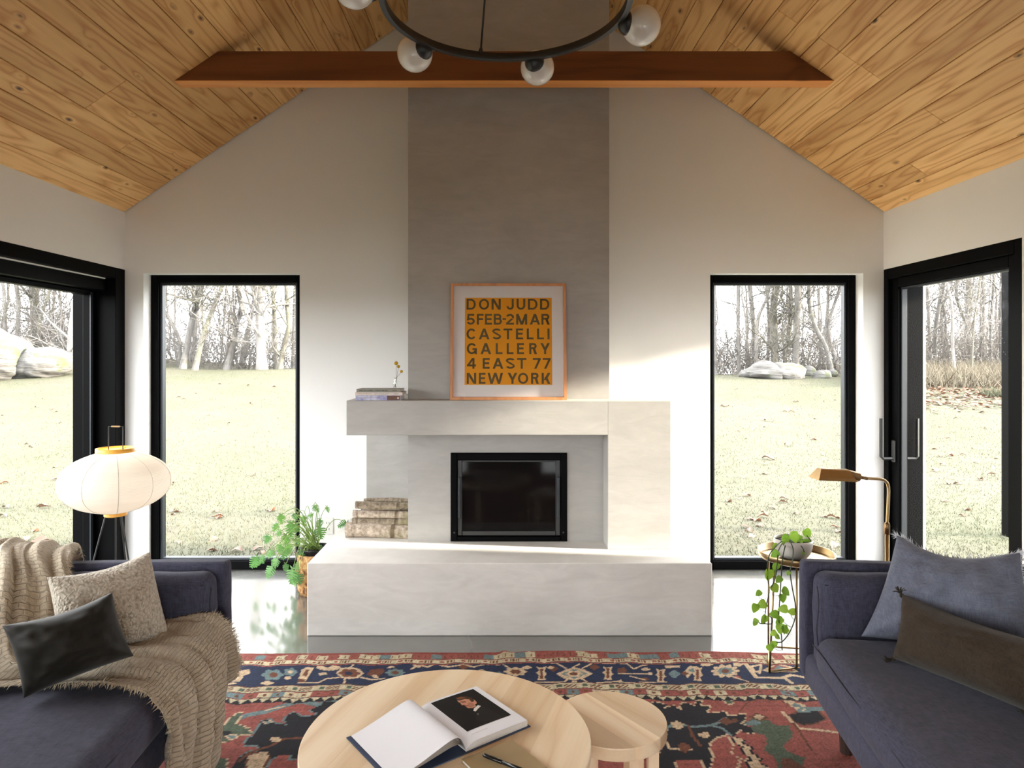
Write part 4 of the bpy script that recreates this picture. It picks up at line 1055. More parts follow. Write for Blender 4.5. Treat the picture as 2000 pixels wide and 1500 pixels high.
for i in range(len(e1)-1):
    if not (nn_ <= i < 3*nn_+3): continue
    for k in range(6):
        p = e1[i].lerp(e1[i+1], random.random()); out = (p-c1).normalized(); d = (out+Vector(rng.normal(0, .45, 3)))*random.uniform(0.008, 0.019)
        t = (e1[i+1]-e1[i]).normalized()*0.0022; b.add([p-t-out*0.004, p+t-out*0.004, p+d], [(0,1,2)])
f = b.build('fringe', M['bluefringe'], r1, fixn=False); f['label'] = 'pale frayed fringe'
r2, n2, e2, c2 = pillow('lumbar_pillow', 'brown woven lumbar pillow with corner tassels on the right sofa',
    [W3(1762,1160,2.40), Vector((1.66,1.86,0.695)), Vector((1.62,1.80,0.475)), W3(1743,1285,2.345)], 0.24, M['brown'], 34, 0.075, 0.012, 8.0, 0.02)
for cx, cy, Y, dr in ((1760,1160,2.40,(-0.6,-0.2,1.0)), (1742,1287,2.34,(-1,-.2,-.15)), (1995,1380,2.0,(-.2,-.6,-.4))):
    p = W3(cx, cy, Y); d = Vector(dr).normalized(); p = p-d*0.014; b = MB()
    b.lathe([(0.004,0),(0.008,0.004),(0.008,0.010),(0.005,0.014)], p, 8, d)
    for _ in range(26):
        e = (d+Vector(rng.normal(0, .35, 3))).normalized(); b.tube([p+d*0.012, p+d*0.02+e*0.012, p+d*0.01+e*0.03], 0.0012, 3, False)
    b.build('tassel', M['brown'], r2, fixn=False)
pillow('throw_pillow', 'cream nubbly boucle pillow leaning in the left sofa corner',
    [W3(92,1128,2.30), W3(292,1078,2.57), W3(333,1250,2.51), Vector((-1.50,2.30,0.50))], 0.22, M['boucle'], 36, 0.05, 0.008, 5.0, 0.02)
pillow('lumbar_pillow', 'dark olive brown velvet pillow in front of the cream pillow',
    [W3(4,1222,2.04), W3(219,1157,2.22), W3(261,1281,2.20), W3(46,1364,2.02)], 0.20, M['velvet'], 34, 0.06, 0.009, 11.0, 0.015)

# ================================================================ throw
def build_throw():
    rows = [
     [(-2.02,2.80,.56),(-1.93,2.81,.60),(-1.84,2.82,.60),(-1.74,2.83,.56)],
     [(-2.02,2.72,.735),(-1.93,2.73,.75),(-1.84,2.75,.745),(-1.73,2.77,.72)],
     [(-2.00,2.58,.755),(-1.90,2.60,.775),(-1.80,2.62,.765),(-1.69,2.65,.725)],
     [(-1.92,2.42,.725),(-1.82,2.46,.715),(-1.72,2.52,.685),(-1.635,2.56,.645)],
     [(-1.83,2.24,.60),(-1.72,2.29,.575),(-1.62,2.37,.545),(-1.55,2.50,.525)],
     [(-1.70,2.08,.505),(-1.58,2.16,.495),(-1.48,2.30,.495),(-1.44,2.52,.505)],
     [(-1.46,2.11,.478),(-1.42,2.26,.486),(-1.37,2.40,.495),(-1.33,2.555,.512)],
     [(-1.27,2.11,.478),(-1.25,2.25,.488),(-1.225,2.40,.50),(-1.20,2.570,.525)],
     [(-1.13,2.095,.470),(-1.115,2.23,.482),(-1.105,2.38,.495),(-1.105,2.570,.525)],
     [(-1.055,2.07,.405),(-1.045,2.21,.42),(-1.04,2.37,.43),(-1.055,2.56,.455)],
     [(-1.035,2.05,.28),(-1.025,2.18,.28),(-1.02,2.33,.31),(-1.040,2.53,.36)],
     [(-1.03,2.03,.15),(-1.015,2.14,.14),(-1.01,2.27,.20),(-1.035,2.46,.29)],
     [(-1.03,2.01,.03),(-1.01,2.10,.03),(-1.005,2.21,.10),(-1.030,2.38,.24)]]
    NU, NV = 150, 72
    cols = [catmull([r[j] for r in rows], NU) for j in range(4)]
    pts = []
    for i in range(NU):
        row = catmull([cols[j][i] for j in range(4)], NV); pts.append(row)
    out = []
    for i in range(NU):
        tt = i/(NU-1); r = []
        for j in range(NV):
            a = pts[min(i+1,NU-1)][j]-pts[max(i-1,0)][j]; c = pts[i][min(j+1,NV-1)]-pts[i][max(j-1,0)]
            nn = a.cross(c); nn = nn.normalized() if nn.length > 1e-9 else Vector((0,0,1))
            if nn.z < -0.05 or (abs(nn.z) <= 0.05 and nn.x < 0): nn = -nn
            s = j/(NV-1)
            w = noise.noise(Vector((s*5.5+0.6*noise.noise(Vector((s*3, tt*4, 2))), tt*2.2, 0.5)))
            fold = abs(w)*0.085+0.020*(1-abs(math.sin(s*17+2.6*noise.noise(Vector((s*2, tt*5, 7))))))**1.5*(0.6+0.8*noise.noise(Vector((s*4, tt*3, 9))))+0.012*abs(noise.noise(Vector((s*13, tt*6, 21))))
            fold += 0.010*noise.noise(Vector((s*16, tt*30, 3)))
            amp = 0.55 if tt < 0.65 else 0.55+0.45*min(1, (tt-0.65)*6)
            p = pts[i][j]+nn*(fold*amp+0.006)
            r.append(p)
        out.append(r)
    root = thing('throw_blanket', 'crinkled oatmeal throw with frayed edges draped over the left sofa', 'blanket', (-1.1, 2.3, 0.47))
    b = MB(); b.grid(out); o = b.build('cloth', M['throw'], root, True, False)
    uv = o.data.uv_layers.new(name='UVMap'); idx = np.zeros(len(o.data.loops), np.int32); o.data.loops.foreach_get('vertex_index', idx)
    ui = (idx // NV)/(NU-1)*1.75; vi = (idx % NV)/(NV-1)*0.60; uv.data.foreach_set('uv', np.stack([vi, ui], -1).reshape(-1).astype(np.float32))
    sm = o.modifiers.new('thickness', 'SOLIDIFY'); sm.thickness = 0.005; sm.offset = -1
    b = MB()
    def fr(line, inner, m):
        for i in range(len(line)-1):
            for _ in range(m):
                p = line[i].lerp(line[i+1], random.random()); d = (line[i]-inner[i]).normalized()
                d = (d+Vector(rng.normal(0, .45, 3))+Vector((0,0,-0.35))).normalized()*random.uniform(0.010, 0.026)
                t = (line[i+1]-line[i]).normalized()*0.0016; b.add([p-t, p+t, p+d*0.6+t*0.6, p+d], [(0,1,2),(2,3,0)])
    fr([r[0] for r in out], [r[2] for r in out], 7); fr([r[-1] for r in out], [r[-3] for r in out], 7)
    fr(out[-1], out[-3], 9); fr(out[0], out[2], 6)
    b.build('fringe', M['thread'], root, False, False, False)
build_throw()

# ================================================================ coffee table and stool
def clip(poly, n, d):
    out = []
    for i in range(len(poly)):
        a, c = poly[i], poly[(i+1) % len(poly)]; da = a[0]*n[0]+a[1]*n[1]-d; dc = c[0]*n[0]+c[1]*n[1]-d
        if da <= 0: out.append(a)
        if da*dc < 0: t = da/(da-dc); out.append((a[0]+(c[0]-a[0])*t, a[1]+(c[1]-a[1])*t))
    return out
def round_table(name, label, c, R, z, th, ang, cuts, legs, lr, cat):
    root = thing(name, label, cat, (c[0], c[1], 0))
    circ = [(R*math.cos(2*PI*k/128), R*math.sin(2*PI*k/128)) for k in range(128)]
    e = (math.cos(ang), math.sin(ang)); nrm = (-e[1], e[0])
    bounds = [-9]+cuts+[9]
    for a, d in zip(bounds[:-1], bounds[1:]):
        p = clip(clip(circ, nrm, d-0.0002), (-nrm[0], -nrm[1]), -(a+0.0002))
        # chamfered rim: three rings
        ys = [(z-th, 0.994), (z-th+0.004, 1.0), (z-0.004, 1.0), (z, 0.994)]
        me = MB(); n = len(p); vs = []
        loc = [(-(x*nrm[0]+y*nrm[1]), x*e[0]+y*e[1]) for x, y in p]        # x across the board, y along the grain
        for h, k in ys:
            for x, y in loc:
                on = abs(math.hypot(x, y)-R) < 1e-3; kk = k if on else 1.0; vs.append((x*kk, y*kk, h))
        fs = [tuple(range(n-1,-1,-1)), tuple(range(3*n, 4*n))]+[(i*n+j, i*n+(j+1)%n, (i+1)*n+(j+1)%n, (i+1)*n+j) for i in range(3) for j in range(n)]
        me.add(vs, fs); o = me.build('board', M['maple']); o.parent = root; o.rotation_euler = (0, 0, ang-PI/2)
    for a in legs:
        lx, ly = c[0]+lr*math.cos(a), c[1]+lr*math.sin(a); b = MB()
        d = Vector((math.cos(a), math.sin(a), 0)); s = Vector((-d.y, d.x, 0)); hw, hd = 0.026, 0.017
        p = [Vector((lx, ly, 0.014))+s*sx*hw+d*sy*hd for sx, sy in ((-1,-1),(1,-1),(1,1),(-1,1))]
        b.prism(p, (0, 0, z-th-0.014)); b.build('leg', M['maple'], root)
    return root
round_table('coffee_table', 'large round pale maple coffee table holding an open book', (-0.1694, 2.019), 0.4233, 0.40, 0.034, math.radians(72), [-0.26,-0.09,0.075,0.25], [math.radians(t) for t in (100,200,262,350)], 0.33, 'table')
round_table('side_stool', 'small round maple stool tucked under the coffee table edge', (0.352, 2.25), 0.18, 0.327, 0.040, math.radians(-55.4), [-0.06,0.045], [math.radians(t) for t in (-68,-5,115,185)], 0.135, 'stool')
# ================================================================ open book, notebook, pen
TZ = 0.40
C0 = Vector((-0.271, 2.135, 0)); EH = Vector((0.605,-0.796,0)); EW = Vector((0.796,0.605,0)); BH, BW = 0.268, 0.224
def bk(w, h, z): return C0+EW*w+EH*h+Vector((0,0,TZ+0.0008+z))
book = thing('open_book', 'open art book with a blank left page and a dark portrait on the right', 'book', bk(0, BH/2, 0))
def slab(b, w0, w1, h0, h1, z0, z1):
    b.prism([bk(w0,h0,z0), bk(w1,h0,z0), bk(w1,h1,z0), bk(w0,h1,z0)], (0,0,z1-z0))
b = MB(); slab(b, 0.008, BW+0.008, -0.005, BH+0.005, 0, 0.003); b.build('cover', M['navy'], book)
b = MB(); slab(b, -BW-0.012, -0.012, -0.005, BH+0.005, 0, 0.003); b.build('cover', M['navy'], book)
b = MB(); slab(b, -0.012, 0.008, -0.005, BH+0.005, 0, 0.0022); b.build('spine', M['navy'], book)
def prof_r(w): return 0.0045+0.0195*(1-math.exp(-w/0.014))-0.004*(w/BW)**2
def prof_l(w, k=1.0): # w counted outwards to the left
    t = w/(BW+0.006)
    return 0.004+k*(0.060*(1-math.exp(-w/0.016))*(1-t)**1.25+0.006*(1-t))
def sheet(f, sg, wmax, name, mat, lift=0.0, n=26, h0=0.0, h1=BH):
    b = MB(); ws = [wmax*(i/n)**1.6 for i in range(n+1)]
    b.grid([[bk(sg*w, h0+(h1-h0)*j/6, f(w)+lift) for j in range(7)] for w in ws]); return b.build(name, mat, book, True, False, True)
# right-hand block of pages: top surface plus closed edge
b = MB(); ws = [0.0005+BW*(i/24)**1.5 for i in range(25)]
b.grid([[bk(w, h, z) for h, z in ((0,0.0032),(0,prof_r(w)),(BH*0.33,prof_r(w)),(BH*0.66,prof_r(w)),(BH,prof_r(w)),(BH,0.0032))] for w in ws])
w = ws[-1]; b.add([bk(w,0,0.0032), bk(w,BH,0.0032), bk(w,BH,prof_r(w)), bk(w,0,prof_r(w))], [(0,1,2,3)])
b.build('page_block', M['pageedge'], book)
sheet(prof_r, 1, BW, 'page', M['page'], 0.0006)
sheet(lambda w: prof_l(w), -1, BW, 'page', M['page'], 0.0006)
for k, (kk, ln) in enumerate(((0.86, 0.97), (0.74, 0.95), (0.60, 0.93))):
    sheet(lambda w: prof_l(w, kk), -1, BW*ln, 'page', M['pageedge'], 0.0)
# printed portrait: a plain dark picture of a man in a black coat
def zpx(x, y): 
    p = PZ(650+x/4.651, 1310+y/4.651, TZ+0.022)-C0; p.z = 0; return (p.dot(EW), p.dot(EH))
cs = [zpx(*q) for q in ((870,295),(1285,178),(1640,410),(1213,548))]
w0 = max(0.012, (cs[0][0]+cs[3][0])/2); w1 = min(BW-0.012, (cs[1][0]+cs[2][0])/2); h0 = (cs[0][1]+cs[1][1])/2; h1 = (cs[2][1]+cs[3][1])/2
NW, NH = 110, 130
wv = np.linspace(w0, w1, NW); hv = np.linspace(h0, h1, NH); WW, HH = np.meshgrid(wv, hv, indexing='ij')
pc = np.zeros((NW, NH, 3)); pc[:] = (0.006,0.0045,0.004)
def pp(pts, c): pc[poly_mask(WW, HH, [zpx(*p) for p in pts])] = c
pp([(1310,395),(1345,330),(1420,350),(1530,420),(1500,450),(1340,470),(1300,440)], (0.012,0.010,0.010))
pp([(1120,262),(1160,240),(1240,248),(1290,272),(1308,292),(1290,305),(1300,330),(1265,348),(1225,345),(1205,332),(1215,322),(1195,318),(1172,322),(1160,300),(1140,292)], srgb(196,140,112))
pp([(1150,290),(1200,282),(1215,292),(1180,300)], srgb(120,76,58)); pp([(1195,322),(1230,318),(1232,330),(1210,334)], srgb(150,84,72))
pp([(1225,300),(1262,292),(1290,318),(1262,346),(1232,338)], srgb(168,112,88)); pp([(1275,288),(1300,284),(1308,304),(1292,312)], srgb(206,134,108))
pp([(1115,258),(1150,240),(1200,236),(1255,248),(1285,272),(1276,290),(1258,288),(1240,266),(1200,262),(1160,278),(1130,278)], srgb(72,44,26))
pp([(1120,258),(1170,244),(1210,250),(1150,268)], srgb(122,80,50))
pp([(1282,350),(1318,318),(1345,326),(1320,350),(1298,378),(1276,372)], srgb(222,216,206))
pp([(1308,396),(1322,392),(1325,410),(1312,408)], srgb(120,112,104))
me = bpy.data.meshes.new('portrait_print')
V = np.array([[tuple(bk(w, h, prof_r(w)+0.0011)-bk(0,BH/2,0)) for h in hv] for w in wv]).reshape(-1, 3)
i = np.arange(NW-1)[:,None]*NH+np.arange(NH-1)[None,:]; Q = np.stack([i, i+NH, i+NH+1, i+1], -1).reshape(-1, 4)
me.from_pydata(V.tolist(), [], Q.tolist()); a = me.color_attributes.new('Col', 'FLOAT_COLOR', 'POINT')
a.data.foreach_set('color', np.concatenate([pc.reshape(-1, 3), np.ones((NW*NH, 1))], 1).reshape(-1)); me.materials.append(M['print'])
o = bpy.data.objects.new('portrait_print', me); COL.objects.link(o); o.parent = book
# caption line: fine grey dashes of print too small to read
b = MB()
for k in range(15):
    w = w0+0.002+k*0.0038; b.add([bk(w, h1+0.020, prof_r(w)+0.0010), bk(w+0.0028, h1+0.020, prof_r(w)+0.0010), bk(w+0.0028, h1+0.0212, prof_r(w)+0.0010), bk(w, h1+0.0212, prof_r(w)+0.0010)], [(0,1,2,3)])
b.build('caption_print', M['inktan'], book)
# notebook
nb = thing('notebook', 'tan kraft notebook lying on the coffee table below the open book', 'notebook', (0.0, 1.88, TZ))
a = Vector((0.023,1.970,0)); s1 = Vector((-0.1403,-0.095,0)); s2 = Vector((0.125,-0.186,0))
def nbs(z0, z1, ins, name, mat):
    e1_, e2_ = s1.normalized()*ins, s2.normalized()*ins; q = Vector((0,0,TZ+0.0008+z0))
    b = MB(); b.prism([a+e1_+e2_+q, a+s1-e1_+e2_+q, a+s1+s2-e1_-e2_+q, a+s2+e1_-e2_+q], (0,0,z1-z0)); b.build(name, mat, nb)
nbs(0, 0.0015, 0, 'cover', M['tan']); nbs(0.0015, 0.0095, 0.002, 'page_block', M['pageedge']); nbs(0.0095, 0.011, 0, 'cover', M['tan'])
p0, p1 = PZ(943,1474,TZ+0.0185), PZ(1028,1507,TZ+0.0185); d = (p1-p0).normalized(); L = 0.14
pen = thing('pen', 'black pen lying across the tan notebook', 'pen', p0)
b = MB(); b.lathe([(0.002,0),(0.0045,0.003),(0.0055,0.012),(0.0055,L*0.45)], p0, 14, d); b.build('cap', M['pen'], pen, True)
b = MB(); b.lathe([(0.0050,L*0.45),(0.0050,L-0.015),(0.0015,L)], p0, 14, d); b.build('barrel', M['pen'], pen, True)
b = MB(); q = p0+d*0.006+Vector((0,0,0.0055)); b.tube([q, q+d*0.04], 0.0012, 6); b.build('clip', M['pen'], pen)

# ================================================================ poster
PK = 5.77
fr = thing('framed_poster', 'yellow typographic gallery poster in a wooden frame leaning on the chimney', 'poster', (0.02, 4.1, 1.266))
yb, yt = 4.066, 4.128; zb = mt+0.001
Wp, Hp = 0.692, 0.700; tilt = math.atan((yt-yb)/Hp); xc = P(993, 781, yb).x
def fp(x, z, d=0.0):
    """x across, z up the tilted plane, d towards the viewer"""
    return Vector((xc+x, yb+z*math.sin(tilt)-d*math.cos(tilt), zb+0.024*math.sin(tilt)+z*math.cos(tilt)-d*math.sin(tilt)))
def fbox(b, x0, x1, z0, z1, d0, d1): b.prism([fp(x0,z0,d0), fp(x1,z0,d0), fp(x1,z1,d0), fp(x0,z1,d0)], fp(0,0,d1)-fp(0,0,d0))
fw = 0.0155; hw = Wp/2
for nm, (x0, x1, z0, z1) in (('l',(-hw,-hw+fw,0,Hp)),('r',(hw-fw,hw,0,Hp)),('b',(-hw+fw,hw-fw,0,fw)),('t',(-hw+fw,hw-fw,Hp-fw,Hp))):
    b = MB(); fbox(b, x0, x1, z0, z1, -0.006, 0.024); b.build('frame_rail', M['frame'], fr)
b = MB(); fbox(b, -hw+fw, hw-fw, fw, Hp-fw, -0.004, 0.002); b.build('mat_board', M['matboard'], fr)
def lx(x): return (x-764)/1310*Wp
def lz(y): return (1392-y)/1297*Hp
b = MB(); fbox(b, lx(269), lx(1259), lz(1232), lz(257), 0.002, 0.0026); pr = b.build('printed_sheet', M['yellow'], fr)
def strokes(ch, W_, H_):
    """bold grotesque capitals: lists of flat polygons in a W_ x H_ box"""
    s_, h_ = 24.0, 21.0; out = []
    def rc(x0, y0, x1, y1): out.append([(x0,y0),(x1,y0),(x1,y1),(x0,y1)])
    def dg(xb, yb, xt, yt, w): out.append([(xb,yb),(xb+w,yb),(xt+w,yt),(xt,yt)])
    def arc(cx, cy, rx, ry, a0, a1, ts=s_, th=h_):
        n = max(6, int(abs(a1-a0)/8)); pts = [(math.cos(math.radians(a0+(a1-a0)*i/n)), math.sin(math.radians(a0+(a1-a0)*i/n))) for i in range(n+1)]
        for (c0, d0), (c1, d1) in zip(pts[:-1], pts[1:]):
            out.append([(cx+rx*c0,cy+ry*d0),(cx+rx*c1,cy+ry*d1),(cx+(rx-ts)*c1,cy+(ry-th)*d1),(cx+(rx-ts)*c0,cy+(ry-th)*d0)])
    m = H_/2; d = s_*1.12
    if ch in 'DBREFLKNMUIH': rc(0, 0, s_, H_)
    if ch == 'D':
        r = W_*0.52; rc(s_, 0, W_-r, h_); rc(s_, H_-h_, W_-r, H_); arc(W_-r, m, r, m, -90, 90)
    elif ch in 'O': arc(W_/2, m, W_/2, m, 0, 360)
    elif ch in 'CG':
        arc(W_/2, m, W_/2, m, 38, 322 if ch == 'C' else 332)
        if ch == 'G': rc(W_*0.56, m-h_*0.75, W_, m+h_*0.2); rc(W_-s_, 0, W_, m)
    elif ch == 'N': rc(W_-s_, 0, W_, H_); dg(W_-d*1.15, 0, 0, H_, d*1.15)
    elif ch == 'M': rc(W_-s_, 0, W_, H_); dg(W_/2-d/2, 0, 0, H_, d*1.05); dg(W_/2-d/2, 0, W_-d*1.05, H_, d*1.05)
    elif ch == 'J': rc(W_-s_, H_*0.32, W_, H_); arc(W_/2, H_*0.32, W_/2, H_*0.32, 180, 360)
    elif ch == 'U': out.clear(); rc(0, H_*0.38, s_, H_); rc(W_-s_, H_*0.38, W_, H_); arc(W_/2, H_*0.38, W_/2, H_*0.38, 180, 360)
    elif ch in 'FE':
        rc(s_, H_-h_, W_, H_); rc(s_, m-h_*0.4, W_*0.93, m+h_*0.6)
        if ch == 'E': rc(s_, 0, W_, h_)
    elif ch == 'L': rc(s_, 0, W_, h_)
    elif ch == 'T': rc(0, H_-h_, W_, H_); rc(W_/2-s_/2, 0, W_/2+s_/2, H_-h_)
    elif ch in 'BRP':
        r = H_*0.27; k = W_*0.94; rc(s_, H_-h_, k-r, H_); rc(s_, H_-2*r, k-r, H_-2*r+h_); arc(k-r, H_-r, r, r, -90, 90)
        if ch == 'B': q = (H_-2*r+h_)/2; rc(s_, 0, W_-q, h_); arc(W_-q, q, q, q, -90, 90)
        if ch == 'R': dg(W_-d*1.1, 0, W_*0.42, H_-2*r+h_*0.5, d*1.05)
    elif ch == 'A': dg(0, 0, W_/2-d/2, H_, d); dg(W_-d, 0, W_/2-d/2, H_, d); rc(W_*0.22, H_*0.22, W_*0.78, H_*0.22+h_)
    elif ch == 'W':
        q = d*0.98; dg(W_*0.26-q/2, 0, 0, H_, q); dg(W_*0.26-q/2, 0, W_/2-q/2, H_, q); dg(W_*0.74-q/2, 0, W_/2-q/2, H_, q); dg(W_*0.74-q/2, 0, W_-q, H_, q)
    elif ch == 'Y': rc(W_/2-s_/2, 0, W_/2+s_/2, H_*0.46); dg(W_/2-d*0.55, H_*0.38, 0, H_, d*1.1); dg(W_/2-d*0.55, H_*0.38, W_-d*1.1, H_, d*1.1)
    elif ch == 'K': dg(W_-d*1.25, 0, W_*0.32, H_*0.62, d*1.1); dg(s_*0.9, H_*0.34, W_-d*1.25, H_, d*1.2)
    elif ch == 'S':
        r = H_*0.255; r2 = H_*0.275; arc(W_/2, H_-r, W_/2, r, 22, 180); arc(W_/2, r2, W_/2, r2, -160, 0)
        out.append([(0,H_-r),(s_,H_-r),(s_*1.2,H_-r-h_*0.45),(W_*0.5,m+h_*0.05),(W_*0.86,m-h_*0.75),(W_-s_,r2),(W_-s_,r2),(W_-s_*1.25,r2+h_*0.4),(W_*0.5,m-h_*0.75),(W_*0.12,m+h_*0.25)][:0] or [(0,H_-r),(s_,H_-r),(s_+2,H_-r-6),(W_*0.56,m+9),(W_*0.44,m-8),(8,m+16)])
        out.append([(W_,r2),(W_-s_,r2),(W_-s_-2,r2+6),(W_*0.44,m-8),(W_*0.56,m+9),(W_-8,m-14)])
    elif ch == '5':
        r = H_*0.32; rc(W_*0.12, H_-h_, W_*0.93, H_); dg(W_*0.04, H_*0.40, W_*0.12, H_, s_*0.95); arc(W_/2, r, W_/2, r, -160, 140)
    elif ch == '2':
        r = H_*0.29; arc(W_/2, H_-r, W_/2, r, -25, 165); rc(0, 0, W_, h_); dg(0, h_*0.9, W_-s_*1.45, H_-r*1.5, s_*1.35)
    elif ch == '4': rc(W_*0.60, 0, W_*0.60+s_, H_); rc(0, H_*0.22, W_, H_*0.22+h_); dg(0, H_*0.22+h_*0.6, W_*0.60-4, H_, d)
    elif ch == '7': rc(0, H_-h_, W_, H_); dg(W_*0.16, 0, W_-s_*1.1, H_-h_*0.8, s_*1.1)
    elif ch == '-': rc(0, 0, W_, H_)
    return out
GL = {}
LINES = [((270,392), 'D287-393 O428-545 N572-677 J743-826 U858-957 D987-1097 D1125-1232'),
 ((440,560), '5288-382 F405-482 E497-578 B597-690 h697-737 2737-828 M853-978 A1008-1125 R1140-1237'),
 ((604,725), 'C288-400 A428-550 S580-682 T708-810 E850-932 L973-1050 L1090-1168 I1208-1230'),
 ((767,890), 'G292-407 A448-568 L620-698 L745-822 E862-942 R1000-1090 Y1126-1235'),
 ((933,1053), '4295-397 E473-552 A585-707 S735-837 T862-968 71040-1130 71152-1243'),
 ((1098,1220), 'N293-400 E430-505 W528-703 Y755-865 O872-988 R1020-1110 K1140-1242')]
for (y0, y1), line in LINES:
    for tok in line.split():
        ch = tok[0]; xa, xb = [float(t) for t in tok[1:].split('-')]; ya, yb2 = (y0, y1)
        if ch == 'h': ch = '-'; ya, yb2 = 487, 507
        b = MB()
        for q_, poly in enumerate(strokes(ch, xb-xa, yb2-ya)):
            vs = [fp(lx(xa+u), lz(yb2)+(lz(yb2-t)-lz(yb2)), 0.0031+0.00002*q_) for u, t in poly]; b.add(vs, [tuple(range(len(vs)))])
        b.build('letter', M['letter'], pr, fixn=False)
b = MB(); fbox(b, -hw+fw, hw-fw, fw, Hp-fw, 0.014, 0.016); b.build('glazing', M['pictureglass'], fr)

# ================================================================ books, vase, flowers on the mantel
def text_on(parent, s, mat, x0, x1, z, hgt, y):
    cu = bpy.data.curves.new('t', 'FONT'); cu.body = s; cu.size = 1.0; cu.offset = 0.015; cu.resolution_u = 2
    o = bpy.data.objects.new('t', cu); COL.objects.link(o); dg = bpy.context.evaluated_depsgraph_get(); dg.update()
    me = bpy.data.meshes.new_from_object(o.evaluated_get(dg)); v = [tuple(p.co) for p in me.vertices]; f = [tuple(p.vertices) for p in me.polygons]
    bpy.data.objects.remove(o); bpy.data.curves.remove(cu); bpy.data.meshes.remove(me)
    xa, xb = min(p[0] for p in v), max(p[0] for p in v); za, zb_ = min(p[1] for p in v), max(p[1] for p in v)
    b = MB(); b.add([(x0+(p[0]-xa)/(xb-xa)*(x1-x0), y, z+(p[1]-za)/(zb_-za)*hgt) for p in v], f); b.build('lettering', mat, parent, fixn=False)
BYk = 4.000; K = F/BYk
def bx(px): return (px-VX)/K
def bz(py): return HC-(py-VY)/K
def mantel_book(label, xa, xb, ya, yb_, depth, mat, xoff):
    z1, z0 = bz(ya), bz(yb_); x0, x1 = bx(xa), bx(xb)
    r = thing('book', label, 'book', ((x0+x1)/2, BYk+depth/2, z0), 'books stacked on the mantel')
    b = MB(); c = 0.0018
    b.cbox(x0, x1, BYk, BYk+0.004, z0, z1, 0.0008); sp = b.build('spine', mat, r)
    for a, d in ((z0, z0+c), (z1-c, z1)):
        b = MB(); b.box(x0, x1, BYk+0.003, BYk+depth, a, d); b.build('cover', mat, r)
    b = MB(); b.box(x0+0.003, x1-0.003, BYk+0.004, BYk+depth-0.004, z0+c, z1-c); b.build('page_block', M['pageedge'], r)
    return r, sp, x0, x1, z0, z1
zb3 = mt+0.0005
y3 = VY+(HC-zb3)*K
r, sp, x0, x1, z0, z1 = mantel_book('lavender blotched thick book at the bottom of the mantel stack', 694.3, 782.5, 772.3, y3, 0.17, M['spinelav'], 0)
b = MB(); b.box(bx(756), bx(781.5), BYk-0.0008, BYk, z0+0.001, z1-0.001); b.build('cover_photo', M['spinebrown'], sp)
b = MB(); b.lathe([(0.006,0),(0.006,0.0005)], (bx(777.5), BYk-0.0009, (z0+z1)/2-0.001), 14, (0,-1,0)); b.build('emblem', M['spinewhite'], sp)
text_on(sp, 'Saling in Rom Weinsberg', M['spinegrey'], bx(698), bx(737), z0+0.013, 0.006, BYk-0.0006)
r, sp, x0, x1, z0, z1 = mantel_book('cream book in the middle of the mantel stack', 693.5, 786, 766.1, 772.2, 0.18, M['spinewhite'], 0)
text_on(sp, 'Clothing Art Museum', M['inktan'], bx(697), bx(725.5), z0+0.005, 0.009, BYk-0.0006)
text_on(sp, 'THE COLLECTION', M['spinegrey'], bx(731), bx(760), z0+0.010, 0.0038, BYk-0.0006); text_on(sp, 'OF THE MUSEUM', M['spinegrey'], bx(731), bx(755), z0+0.004, 0.0038, BYk-0.0006)
text_on(sp, 'HAMBURG', M['spinegrey'], bx(769), bx(778.5), z0+0.006, 0.006, BYk-0.0006)
r, sp, x0, x1, z0, z1 = mantel_book('grey book with black lettering on top of the mantel stack', 696.2, 782.5, 760.0, 766.0, 0.165, M['spinegrey'], 0)
text_on(sp, 'DER STILLLEBEN', M['ink'], bx(702), bx(728.5), z0+0.0055, 0.0075, BYk-0.0006); text_on(sp, 'ROBERT MELLER', M['ink'], bx(733), bx(757.5), z0+0.0055, 0.0075, BYk-0.0006)
text_on(sp, 'STEIDL', M['ink'], bx(766), bx(776), z0+0.0055, 0.0065, BYk-0.0006)
vz = z1+0.0006; vy = 4.055; kv = F/vy; vxc = (772-VX)/kv
vs = thing('bud_vase', 'slim clear glass bud vase standing on the mantel books', 'vase', (vxc, vy, vz))
b = MB(); b.lathe([(0.0005,0),(0.011,0.0),(0.0125,0.004),(0.0120,0.03),(0.0095,0.058),(0.0100,0.066),(0.0088,0.066),(0.0085,0.058),(0.0108,0.03),(0.011,0.006),(0.0005,0.005)], (vxc,vy,vz), 24, cap=False); b.build('glass', M['vaseglass'], vs, True)
for k, (hx, hy, rr, lab) in enumerate(((773.8,709.5,3.9,'tallest yellow billy button flower in the bud vase'),(778.2,715.8,3.2,'middle yellow billy button flower in the bud vase'),(784.2,725.5,2.9,'lowest yellow billy button flower leaning right in the bud vase'))):
    hp = P(hx, hy, vy+0.004*k); base = Vector((vxc-0.003+0.0025*k, vy+0.001*(k-1), vz+0.008)); th = thing('billy_button', lab, 'flower', base, 'yellow flowers in the bud vase')
    mid = P(773.5+0.8*k, 742-2*k, vy)
    b = MB(); b.tube(catmull([base, mid, mid.lerp(hp, 0.45)+Vector((0.001*k,0,0.002)), hp], 14), 0.0011, 6); b.build('stalk', M['stalk'], th)
    bm = bmesh.new(); bmesh.ops.create_icosphere(bm, subdivisions=3, radius=rr/kv)
    for v in bm.verts: v.co *= 1+0.06*noise.noise(v.co*900)
    b = MB(); b.add([v.co+hp for v in bm.verts], [tuple(x.index for x in f.verts) for f in bm.faces]); bm.free(); b.build('flower_head', M['billy'], th, True)

